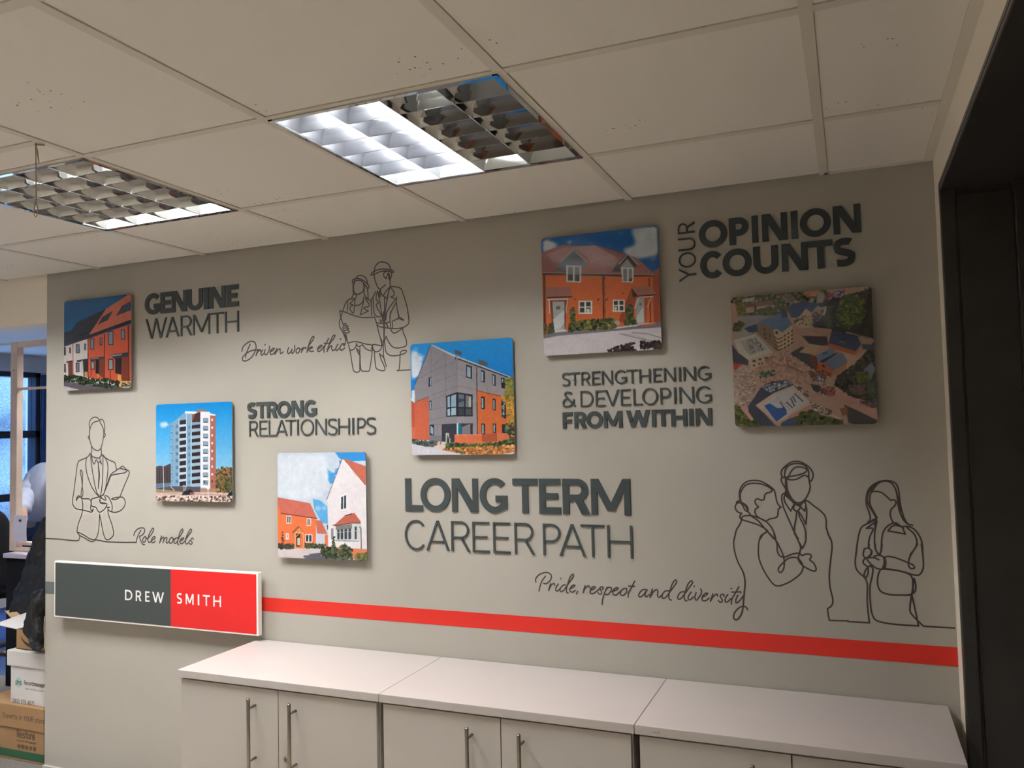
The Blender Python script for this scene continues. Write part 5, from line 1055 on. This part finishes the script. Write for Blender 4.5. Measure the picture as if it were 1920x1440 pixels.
# ================================================================== BOXES BESIDE THE WALL END
def flat_text(parent, s, x, z, size, y, m, x1=None, name='lettering', slant=0.0):
    """printed words: stroke capitals and simple small letters laid on a box front"""
    vs, fs = [], []
    SM = {'a': '.1,.6 .35,.68 .55,.5 .55,0;.55,.3 .2,.35 .08,.18 .2,0 .4,.02 .55,.2', 'e': '.08,.36 .58,.36 .5,.62 .3,.68 .1,.55 .05,.3 .15,.06 .35,0 .55,.1', 'c': '.52,.58 .3,.68 .1,.52 .05,.33 .12,.1 .3,0 .52,.1',
          'o': '.3,.68 .08,.5 .08,.18 .3,0 .52,.18 .52,.5 .3,.68', 'r': '.1,0 .1,.66;.1,.45 .25,.65 .42,.66', 'd': '.52,0 .52,1;.52,.5 .3,.68 .1,.5 .08,.2 .3,0 .52,.18', 's': '.48,.6 .28,.68 .1,.55 .2,.4 .42,.3 .5,.15 .35,0 .08,.06',
          'm': '.08,0 .08,.66;.08,.5 .25,.67 .38,.55 .38,0;.38,.5 .55,.67 .7,.55 .7,0', 'n': '.08,0 .08,.66;.08,.5 .3,.68 .5,.55 .5,0', 'g': '.52,.66 .52,-.1 .35,-.26 .1,-.2;.52,.5 .3,.68 .1,.5 .08,.2 .3,0 .52,.18', 'x': '.05,.66 .5,0;.5,.66 .05,0',
          'p': '.08,.66 .08,-.26;.08,.5 .3,.68 .52,.5 .52,.18 .3,0 .08,.18', 't': '.2,.9 .2,.1 .4,0;.02,.66 .42,.66', 'i': '.12,0 .12,.66;.12,.86 .12,.9', 'h': '.08,0 .08,1;.08,.5 .3,.68 .5,.55 .5,0', 'u': '.08,.66 .08,.15 .28,0 .5,.15;.5,0 .5,.66',
          'R': '.08,0 .08,1 .08,1 .4,1 .55,.75 .4,.5 .4,.5 .08,.5;.35,.5 .58,0', 'E': '.5,1 .08,1 .08,1 .08,0 .08,0 .52,0;.08,.52 .45,.52', 'Y': '.02,1 .3,.5 .58,1;.3,.5 .3,0', 'O': '.35,1 .06,.7 .06,.3 .35,0 .64,.3 .64,.7 .35,1', 'U': '.08,1 .08,.25 .3,0 .55,.25 .55,1', 'S': '.52,.88 .3,1 .1,.8 .25,.55 .5,.35 .45,.08 .2,0 .05,.1', 'D': '.08,0 .08,1 .08,1 .35,1 .6,.7 .6,.3 .35,0 .08,0', 'M': '.08,0 .08,1 .08,1 .38,.3 .38,.3 .7,1 .7,1 .7,0', 'J': '.5,1 .5,.2 .3,0 .05,.1',
          '0': '.3,1 .08,.7 .08,.3 .3,0 .52,.3 .52,.7 .3,1', '1': '.1,.8 .3,1 .3,1 .3,0', '4': '.42,0 .42,1 .42,1 .05,.3 .05,.3 .58,.3', '7': '.05,1 .55,1 .55,1 .2,0', '8': '.3,1 .1,.78 .3,.54 .52,.26 .3,0 .08,.26 .3,.54 .5,.78 .3,1', '9': '.5,.7 .3,.45 .1,.7 .3,1 .5,.7 .45,.2 .25,0', '.': '.1,0 .12,.02', ',': '.1,.02 .05,-.1'}
    wd = {'m': .8, 'M': .8, 'i': .26, 't': .46, 'r': .46, ' ': .36, 'O': .74, '.': .22, '1': .46}
    cx = 0
    w = size * .13
    tracking = 1.0
    if x1 is not None: tracking = (x1 - x) / size / sum({'m': .8, 'M': .8, 'i': .26, 't': .46, 'r': .46, ' ': .36, 'O': .74, '.': .22, '1': .46}.get(q, .64) for q in s)
    for ch in s:
        for st in SM.get(ch, '').split(';'):
            if not st: continue
            P = [np.array([float(a) for a in q.split(',')]) for q in st.split()]
            P = [np.array([x + (cx + p[0] * tracking + p[1] * slant) * size, z + p[1] * size]) for p in P]
            for sg in spline(P, size * .25): ribbon(vs, fs, sg, w, y + 0.0002)
        cx += (wd.get(ch, .64)) * tracking
    me_fs = [f for f in fs]
    o = pd(name, vs, me_fs, m, parent)
    bm = bmesh.new(); bm.from_mesh(o.data); bm.normal_update()
    for f in bm.faces:
        if f.normal.y > 0: f.normal_flip()
    bm.to_mesh(o.data); bm.free()
    return o
def px_z(u, v, y): return at(u, v, y=y)[2]
def px_x(u, v, y): return at(u, v, y=y)[0]
BX1 = -3.336
# bottom box: kraft archive box with green base band
y = 0.004
g = thing('archive_box', 'brown cardboard archive box with a green band, at the bottom of the stack', 'box')
zt, zl, zg = px_z(60, 1327, y), px_z(60, 1371, y), px_z(60, 1413, y)
BXL = BX1 - 0.43
boxo('box_body', BXL + .008, BX1 - .006, y + .006, 0.33, 0.0, zt - .01, M_kraft, g, .002)
boxo('lid', BXL, BX1, y, 0.336, zl, zt, M_kraft, g, .003)
boxo('green_band', BXL + .0078, BX1 - .0058, y + .0052, 0.3302, 0.012, zg, M_green, g)
flat_text(g, 'Experts in YOUR stora', px_x(5, 1342, y), px_z(5, 1344, y), 0.0205, y, M_ink, px_x(85, 1350, y), slant=.1)
flat_text(g, 'Restore', px_x(29.5, 1382, y), px_z(29.5, 1382.5, y), 0.031, y + .006, M_ink, px_x(63.5, 1388, y))
flat_text(g, 'Records Management', px_x(29.5, 1390, y), px_z(29.5, 1390, y), 0.008, y + .006, M_ink, px_x(66, 1395, y))
bm = bmesh.new()
for k in range(5):
    cx, cz = px_x(33 + k * 7.5, 1401, y), px_z(33 + k * 7.5, 1400 + k * 1.3, y)
    prev = None
    for rr0, rr1 in ((.0095, .0075), (.0045, .002)):
        ring = [[bm.verts.new((cx + r * math.cos(t), y + .0052, cz + r * math.sin(t))) for r in (rr0, rr1)] for t in [2 * PI * q / 16 for q in range(16)]]
        for q in range(16): bm.faces.new([ring[q][0], ring[q][1], ring[(q + 1) % 16][1], ring[(q + 1) % 16][0]])
obj('round_symbols', bm, M_edge, g)
# white box
y = 0.02
g = thing('archive_box', 'white lidded archive box with a phone number, in the middle of the stack', 'box')
z0, zlb, zlt = zt, px_z(60, 1254, y), px_z(60, 1224, y)
XL2 = px_x(17.5, 1290, y)
boxo('box_body', XL2, BX1 - .02, y + .006, 0.31, z0, zlt - .01, M_card, g, .002)
boxo('lid', XL2 - .02, BX1 - .012, y, 0.318, zlb, zlt, M_card, g, .004)
bm = bmesh.new()
cx, cz = px_x(33, 1280, y), px_z(33, 1280, y)
vs = [bm.verts.new((cx + .021 * math.cos(t), y + .0055, cz + .024 * math.sin(t))) for t in [2 * PI * q / 28 for q in range(28)]]
bm.faces.new(vs[::-1]); obj('round_logo', bm, M_pale, g)
flat_text(g, 'phs', px_x(27.5, 1282, y), px_z(28, 1283, y), 0.022, y + .0050, M_teal, px_x(39, 1284, y))
flat_text(g, 'Records', px_x(43, 1284, y), px_z(43, 1284, y), 0.018, y + .006, M_edge, px_x(63, 1286, y))
flat_text(g, 'management', px_x(63, 1286, y), px_z(43, 1284, y), 0.018, y + .0055, M_ink, px_x(93, 1286, y))
flat_text(g, 'Secure Document and', px_x(44, 1293, y), px_z(44, 1293, y), 0.008, y + .006, M_edge, px_x(92, 1295, y))
flat_text(g, '0800 970 4871', px_x(21, 1316, y), px_z(21, 1317.5, y), 0.018, y + .006, M_ink, px_x(62, 1320, y))
# open carton with a curved arrow
y = 0.045
g = thing('carton', 'open brown carton with a curved black arrow, on top of the stack', 'box')
zc0, zc1 = zlt, px_z(31, 1180, y)
XC = px_x(31, 1200, y)
bm = bmesh.new()
box(bm, XC, XC + .004, y, .25, zc0, zc1); box(bm, BX1 - .034, BX1 - .03, y, .25, zc0, zc1); box(bm, XC + .004, BX1 - .034, y, y + .004, zc0, zc1); box(bm, XC + .004, BX1 - .034, .246, .25, zc0, zc1); box(bm, XC, BX1 - .03, y, .25, zc0, zc0 + .004)
obj('box_body', bm, M_kraft, g)
def quad(name, pts, m, parent, th=.003):
    n = (Vector(pts[1]) - Vector(pts[0])).cross(Vector(pts[2]) - Vector(pts[0])).normalized() * th
    v = [Vector(p) for p in pts] + [Vector(p) + n for p in pts]
    o = pd(name, v, [(0, 1, 2, 3), (7, 6, 5, 4), (0, 4, 5, 1), (1, 5, 6, 2), (2, 6, 7, 3), (3, 7, 4, 0)], m, parent); return o
quad('flap', [(XC, y, zc1), (XC, .25, zc1), (XC - .15, .25, zc1 + .035), (XC - .15, y, zc1 + .012)], M_card, g)
quad('flap', [at(33, 1172, y=.25), at(50, 1163, y=.25), at(27, 1143, y=.33), at(10, 1146, y=.33)], M_kraft2, g)
sm = [(39, 1194), (46, 1204), (55, 1210), (65, 1213.5), (78, 1214)]
vs, fs = [], []
X = [at(u, v, y=y)[[0, 2]] for u, v in sm]
for sg in spline(X, .004):
    n = len(sg); L = []
    for i, p in enumerate(sg):
        d = sg[min(i + 1, n - 1)] - sg[max(i - 1, 0)]; d /= np.linalg.norm(d); nn = np.array([-d[1], d[0]]); w = .0015 + .0065 * min(1, i / n * 2.0)
        vs += [(p[0] + nn[0] * w, y - .0005, p[1] + nn[1] * w), (p[0] - nn[0] * w, y - .0005, p[1] - nn[1] * w)]
        if i: k = len(vs); fs.append((k - 4, k - 3, k - 1, k - 2))
pd('curved_arrow', vs, fs, M_ink, g)

# ================================================================== COAT OVER A CHAIR
def loft(name, rows, m, parent=None, n=20, fold=0.0, seed=1, smooth=True):
    """rows: (z, x0, x1, y centre, half depth); closed rounded body with folds"""
    rs = np.random.default_rng(seed); ph = rs.random(6) * 6.28
    vs, fs = [], []
    for ri, (z, x0, x1, yc, hd) in enumerate(rows):
        for k in range(n):
            t = 2 * PI * k / n
            f = 1 + fold * (math.sin(3 * t + ph[0] + z * 9) * .5 + math.sin(5 * t + ph[1] - z * 23) * .35 + math.sin(z * 41 + ph[2] + 2 * t) * .4)
            c, s_ = math.cos(t), math.sin(t)
            cc = math.copysign(abs(c) ** .8, c); ss = math.copysign(abs(s_) ** .8, s_)
            vs.append(((x0 + x1) / 2 + (x1 - x0) / 2 * cc * (1 if c < 0 else f), yc + hd * ss * f, z + fold * .03 * math.sin(4 * t + ph[3])))
    for i in range(len(rows) - 1):
        for k in range(n): fs.append((i * n + k, i * n + (k + 1) % n, (i + 1) * n + (k + 1) % n, (i + 1) * n + k))
    fs.append(tuple(range(n))[::-1]); fs.append(tuple((len(rows) - 1) * n + k for k in range(n)))
    o = pd(name, vs, fs, m, parent, smooth)
    bm = bmesh.new(); bm.from_mesh(o.data); bmesh.ops.recalc_face_normals(bm, faces=bm.faces); bm.to_mesh(o.data); bm.free()
    if smooth:
        for p in o.data.polygons: p.use_smooth = True
        s = o.modifiers.new('sub', 'SUBSURF'); s.levels = 1; s.render_levels = 2
    return o
CT = bpy.data.textures.new('creases', 'CLOUDS'); CT.noise_scale = 0.07; CT.noise_depth = 3
def coat_crease(o):
    o.modifiers['sub'].render_levels = 3; o.modifiers['sub'].levels = 3
    d = o.modifiers.new('crease', 'DISPLACE'); d.texture = CT; d.strength = 0.045; d.mid_level = 0.55
g = thing('coat', 'black padded coat heaped over the open carton, at the left end of the wall', 'coat')
yb = 0.39
prof = [(84, 962), (78, 985), (70, 1012), (60, 1040), (51, 1066), (43, 1086), (37, 1105), (31, 1122), (27, 1138), (31, 1150), (50, 1163)]
rows = [(at(u, v, y=yb)[2], at(u, v, y=yb)[0], -3.55, yb, .05 + .006 * i) for i, (u, v) in enumerate(prof)]
coat_crease(loft('coat_body', rows, M_coat, g, 26, .16, 3))
ys = -0.012
prof = [(74, 1104), (66, 1118), (58, 1132), (52, 1150), (49, 1168), (50, 1184), (58, 1196), (66, 1206), (75, 1216)]
prof_r = [79, 80, 80, 80, 80, 80, 80, 80, 80]
rows = [(at(u, v, y=ys)[2], at(u, v, y=ys)[0], at(r, v, y=ys)[0], ys + .0, .035) for (u, v), r in zip(prof, prof_r)]
coat_crease(loft('sleeve', rows, M_coat, g, 22, .16, 5))
bm = bmesh.new()
tube(bm, [at(84, 1156, y=-.02), at(82.5, 1180, y=-.02), at(84, 1200, y=-.02), at(83, 1216, y=-.02)], .0018, 6)
obj('drawstring', bm, M_string, g)

def office_chair(label, loc, rz):
    g = thing('office_chair', label, 'chair', loc, rz, 'office chairs')
    # facing +x; backrest at -x
    bm = bmesh.new(); box(bm, -.22, .26, -.25, .25, .44, .53, .035); obj('seat', bm, M_cloth_black, g, True)
    rows = [(.50, -.20, .20, 0, .02), (.54, -.23, .23, 0, .035), (.70, -.245, .245, 0, .04), (.90, -.23, .23, 0, .035), (.99, -.19, .19, 0, .03), (1.03, -.12, .12, 0, .018)]
    o = loft('backrest', rows, M_cloth_black, g, 20, 0, 1); o.rotation_euler = (0, 0, PI / 2); o.location = (-.27, 0, 0)
    bm = bmesh.new(); tube(bm, [(-.05, 0, .42), (-.28, 0, .42), (-.33, 0, .5), (-.31, 0, .62)], .02); obj('back_bracket', bm, M_black, g, True)
    bm = bmesh.new(); tube(bm, [(0, 0, .09), (0, 0, .25), (0, 0, .251), (0, 0, .45)], [.03, .03, .018, .018], 14); obj('gas_stem', bm, M_black, g, True)
    for k in range(5):
        a = 2 * PI * k / 5 + .3
        bm = bmesh.new(); tube(bm, [(0, 0, .10), (.16 * math.cos(a), .16 * math.sin(a), .095), (.3 * math.cos(a), .3 * math.sin(a), .07)], [.028, .022, .014], 10)
        l = obj('leg', bm, M_black, g, True)
        bm = bmesh.new(); c, s_ = math.cos(a), math.sin(a); tube(bm, [(.3 * c - .02 * s_, .3 * s_ + .02 * c, .03), (.3 * c + .02 * s_, .3 * s_ - .02 * c, .03)], .03, 14); obj('castor', bm, M_black, l, True)
    for s_ in (-1, 1):
        bm = bmesh.new(); tube(bm, [(.02, s_ * .26, .47), (.02, s_ * .30, .5), (.02, s_ * .30, .66)], .014); a_ = obj('armrest', bm, M_black, g, True)
        bm = bmesh.new(); box(bm, -.12, .14, s_ * .30 - .03, s_ * .30 + .03, .66, .69, .01); obj('arm_pad', bm, M_black, a_)
    return g
office_chair('black office chair seen from behind, beyond the timber frame', (-5.25, 0.98, 0), 2.47)

# ================================================================== TIMBER FRAME ON A DESK
g = thing('timber_frame', 'pale timber screen frame standing on the desk beyond the wall end', 'screen')
FX0, FX1, FZ0, FZ1, FY = -4.528, -3.45, 0.803, 2.028, 0.7
TW = 0.055
boxo('post', FX0, FX0 + TW, FY, FY + .04, FZ0, FZ1, M_pine, g, .002)
boxo('post', FX1 - TW, FX1, FY, FY + .04, FZ0, FZ1, M_pine, g, .002)
boxo('rail', FX0 + TW, FX1 - TW, FY + .002, FY + .038, FZ1 - .036, FZ1, M_pine, g, .002)
boxo('rail', FX0 + TW, FX1 - TW, FY + .006, FY + .030, 1.742, 1.756, M_pine, g, .001)
boxo('rail', FX0 + TW, FX1 - TW, FY + .006, FY + .036, .838, .858, M_pine, g, .002)
boxo('rail', FX0 + TW, FX1 - TW, FY + .002, FY + .038, .803, .823, M_pine, g, .002)
bm = bmesh.new(); tube(bm, [(FX0 + .028, FY - .001, 1.86), (FX0 + .028, FY + .001, 1.86)], .004, 10); obj('screw', bm, M_edge, g)
g = thing('desk', 'desk with a thin pale top, mostly hidden behind the wall end', 'desk')
boxo('desk_top', -4.47, -2.9, .62, 1.05, .778, .8025, mat('lilac_laminate', (196, 186, 200), .4, noise=.03, nscale=6), g, .002)
boxo('pedestal', -4.47, -4.05, .64, 1.03, .05, .777, M_cloth_black, g, .004); boxo('plinth', -4.44, -4.08, .67, 1.0, 0, .05, M_black, g); boxo('leg', -3.0, -2.95, .66, 1.0, 0, .778, M_black, g, .002)
bm = bmesh.new()
yy = .68
P = [(27, 1015), (25.5, 990), (28, 966), (50, 967), (50.5, 990), (50.5, 1016)]
pts = []
prof = [at(25.5, v, y=yy)[2] for v in (1015, 1000, 985, 966)]
rows = []
for k, z in enumerate(prof):
    b = (0, .006, .006, 0)[k]
    rows.append([bm.verts.new((at(26, 990, y=yy)[0] + .0, yy - b, z)), bm.verts.new((at(50, 990, y=yy)[0], yy - b * .5, z)), bm.verts.new((at(50, 990, y=yy)[0], yy - b * .5 + .002, z)), bm.verts.new((at(26, 990, y=yy)[0], yy - b + .002, z))])
for i in range(3):
    for k in range(4): bm.faces.new([rows[i][k], rows[i][(k + 1) % 4], rows[i + 1][(k + 1) % 4], rows[i + 1][k]])
bm.faces.new(rows[0][::-1]); bm.faces.new(rows[-1])
g = thing('card', 'white bent card with a small black mark, leaning on the timber frame', 'card')
obj('sheet', bm, mat('lilac_card', (214, 210, 226), .7, noise=.02, nscale=10), g)
c = at(38, 976, y=yy - .006)
boxo('mark', c[0] - .009, c[0] + .008, yy - .0082, yy - .0062, c[2] - .006, c[2] + .006, M_ink, g)

# ================================================================== PERSON LEANING OVER
def skin(name, verts, edges, radii, m, parent=None, root=0, levels=2):
    me = bpy.data.meshes.new(name); me.from_pydata(verts, edges, []); o = mesh_obj(name, me, m, parent)
    md = o.modifiers.new('skin', 'SKIN'); md.use_smooth_shade = True
    for i, r in enumerate(radii):
        v = me.skin_vertices[0].data[i]; v.radius = (r, r) if not isinstance(r, tuple) else r
    me.skin_vertices[0].data[root].use_root = True
    s = o.modifiers.new('sub', 'SUBSURF'); s.levels = levels; s.render_levels = levels
    return o
g = thing('person', 'person in a pale sweater and navy trousers leaning forward, cut off by the wall end', 'person', (0, 0, 0))
py = 1.52
A_ = lambda u, v, y: tuple(at(u, v, y=y))
J = dict(pel=A_(88, 1000, 1.66), sp1=A_(87, 965, 1.65), sp2=A_(86, 930, 1.60), che=A_(93, 910, 1.60), nek=A_(110, 890, 1.48), hed=A_(124, 884, 1.28), top=A_(130, 868, 1.22),
         sl=A_(74, 897, 1.56), el=A_(51, 925, 1.47), wl=A_(43, 958, 1.30), hl=A_(44, 972, 1.24),
         sr=A_(122, 905, 1.62), er=A_(132, 940, 1.60), wr=A_(122, 975, 1.45), hr=A_(120, 985, 1.38))
px_, py_ = J['pel'][0], J['pel'][1]
for s_, t_ in ((-1, 'l'), (1, 'r')):
    J['hip' + t_] = (px_ + .09 * s_, py_, .80); J['k' + t_] = (px_ + .10 * s_, py_ - .06, .46); J['a' + t_] = (px_ + .10 * s_, py_, .09); J['t' + t_] = (px_ + .10 * s_, py_ - .18, .035)
del J['sp1']; Rb_drop = 'sp1'; N = list(J); I = {k: i for i, k in enumerate(N)}
Rb = dict(pel=.09, sp1=.09, sp2=.075, che=.05, nek=.055, hed=.085, top=.075, sl=.038, el=.036, wl=.028, hl=.03, sr=.038, er=.036, wr=.028, hr=.03, hipl=.085, kl=.06, al=.042, tl=.035, hipr=.085, kr=.06, ar=.042, tr=.035)
E_ = [('pel', 'sp2'), ('sp2', 'che'), ('che', 'nek'), ('nek', 'hed'), ('hed', 'top'), ('che', 'sl'), ('sl', 'el'), ('el', 'wl'), ('wl', 'hl'), ('che', 'sr'), ('sr', 'er'), ('er', 'wr'), ('wr', 'hr'), ('pel', 'hipl'), ('hipl', 'kl'), ('kl', 'al'), ('al', 'tl'), ('pel', 'hipr'), ('hipr', 'kr'), ('kr', 'ar'), ('ar', 'tr')]
vsb = [J[n] for n in N]; rad = [Rb[n] for n in N]; ed = [(I[a], I[b]) for a, b in E_]
for side in ('l', 'r'):      # fingers and thumb, rooted in the palm
    h = Vector(J['h' + side]); s_ = -1 if side == 'l' else 1
    for q, (dx, ln) in enumerate(((-.024, .055), (-.008, .066), (.008, .062), (.024, .048))):
        b = len(vsb); vsb += [tuple(h + Vector((dx, -.03, -.006))), tuple(h + Vector((dx * 1.15, -.03 - ln * .55, -.022))), tuple(h + Vector((dx * 1.15, -.03 - ln * .85, -.045)))]
        rad += [.010, .009, .007]; ed += [(I['h' + side], b), (b, b + 1), (b + 1, b + 2)]
    b = len(vsb); vsb += [tuple(h + Vector((-s_ * .034, .0, -.004))), tuple(h + Vector((-s_ * .052, -.03, -.02)))]; rad += [.011, .009]; ed += [(I['h' + side], b), (b, b + 1)]
skin('body', vsb, ed, rad, M_skin, g)
def sub(names, edges, radii, nm, m):
    K = {n: i for i, n in enumerate(names)}
    return skin(nm, [J[n] if isinstance(n, str) else n for n in names], [(K[a], K[b]) for a, b in edges], radii, m, g)
rows = []
for z, u, wd_, hd in ((.855, 53, .36, .13), (.875, 51, .40, .15), (.95, 51, .40, .155), (1.04, 54, .39, .15), (1.12, 57, .38, .145), (1.19, 62, .35, .13), (1.235, 69, .30, .11), (1.265, 78, .22, .08), (1.28, 84, .13, .05)):
    v0 = 720 + 78 + (1.465 - z) * 256
    x0 = at(u, v0, y=1.60)[0]
    rows.append((z, x0, x0 + wd_, 1.60, hd))
loft('sweater', rows, M_sweater, g, 22, .05, 8)
for (pa, pb, pc, nm) in ((J['sl'], J['el'], J['wl'], 'sleeve'), (J['sr'], J['er'], J['wr'], 'sleeve')):
    bm = bmesh.new(); sp_ = [s_ for s_ in spline([np.array(pa), np.array(pb), np.array(pc)], .03)][0]
    nn = len(sp_); tube(bm, sp_, [.088 - .042 * (q / (nn - 1)) + .006 * math.sin(q * 1.9) for q in range(nn)], 16)
    o = obj(nm, bm, M_sweater, g, True)
sub(['pel', 'hipl', 'kl', 'al', 'hipr', 'kr', 'ar'], [('pel', 'hipl'), ('hipl', 'kl'), ('kl', 'al'), ('pel', 'hipr'), ('hipr', 'kr'), ('kr', 'ar')], [.15, .115, .085, .07, .115, .085, .07], 'trousers', M_jeans)
loft('undershirt', [(.79, px_ - .19, px_ + .18, py_, .15), (.84, px_ - .19, px_ + .18, py_, .155), (.90, px_ - .18, px_ + .18, py_, .15)], M_tee, g, 20, .03, 4)
for t_ in 'lr':
    ax_, ay_ = J['a' + t_][0], J['a' + t_][1]
    loft('shoe', [(.0, ax_ - .048, ax_ + .048, ay_ - .07, .14), (.03, ax_ - .05, ax_ + .05, ay_ - .07, .145), (.065, ax_ - .046, ax_ + .046, ay_ - .055, .12), (.10, ax_ - .04, ax_ + .04, ay_ - .01, .065)], M_black, g, 16, 0, 2)
# hair cap, ears and face
hc = Vector((J['hed'][0], J['hed'][1], J['hed'][2] + .03))
bm = bmesh.new(); bmesh.ops.create_uvsphere(bm, u_segments=24, v_segments=16, radius=.096)
bmesh.ops.delete(bm, geom=[v for v in bm.verts if v.co.z < -.03 or (v.co.y < -.05 and v.co.z < .045)], context='VERTS')
for v in bm.verts: v.co = v.co + hc + Vector((.01, .01, .022))
obj('hair', bm, M_hair, g, True)
for s_ in (-1, 1):
    bm = bmesh.new(); bmesh.ops.create_uvsphere(bm, u_segments=12, v_segments=8, radius=.022)
    for v in bm.verts: v.co = Vector((v.co.x * .4, v.co.y * .7, v.co.z * 1.3)) + hc + Vector((s_ * .087, .01, .01))
    obj('ear', bm, M_skin, g, True)
    bm = bmesh.new(); bmesh.ops.create_uvsphere(bm, u_segments=12, v_segments=8, radius=.012)
    for v in bm.verts: v.co = v.co + hc + Vector((s_ * .032, -.082, .012))
    obj('eye', bm, M_ink, g, True)
bm = bmesh.new(); tube(bm, [hc + Vector((0, -.085, .015)), hc + Vector((0, -.108, -.018)), hc + Vector((0, -.088, -.024))], [.006, .012, .009], 10); obj('nose', bm, M_skin, g, True)
bm = bmesh.new(); tube(bm, [hc + Vector((-.022, -.083, -.045)), hc + Vector((0, -.09, -.047)), hc + Vector((.022, -.083, -.045))], [.003, .006, .003], 8); obj('mouth', bm, mat('lips', (160, 90, 84), .5, noise=.03, nscale=20), g, True)

# ================================================================== OUTSIDE
bm = bmesh.new()
nx, nz = 70, 26
gr = []
for i in range(nx + 1):
    col = []
    for k in range(nz + 1):
        yv = -8 + 17 * i / nx; zv = -0.4 + 4.4 * k / nz
        xv = -9.2 - k * .10 + .16 * math.sin(yv * 2.1 + k * .7) + .12 * math.sin(yv * 5.3 - k * 1.3) + rng.normal() * .05
        col.append(bm.verts.new((xv, yv, zv)))
    gr.append(col)
for i in range(nx):
    for k in range(nz): bm.faces.new([gr[i][k], gr[i + 1][k], gr[i + 1][k + 1], gr[i][k + 1]])
tag(obj('hedge', bm, M_hedge, None, True), 'pale frosty hedge bank outside the window', 'hedge')
struct_box('ground', -14, XW - 0.2, -10, 10, -.2, -.1, mat('pale_ground', (215, 220, 222), .9, noise=.2, nscale=2))
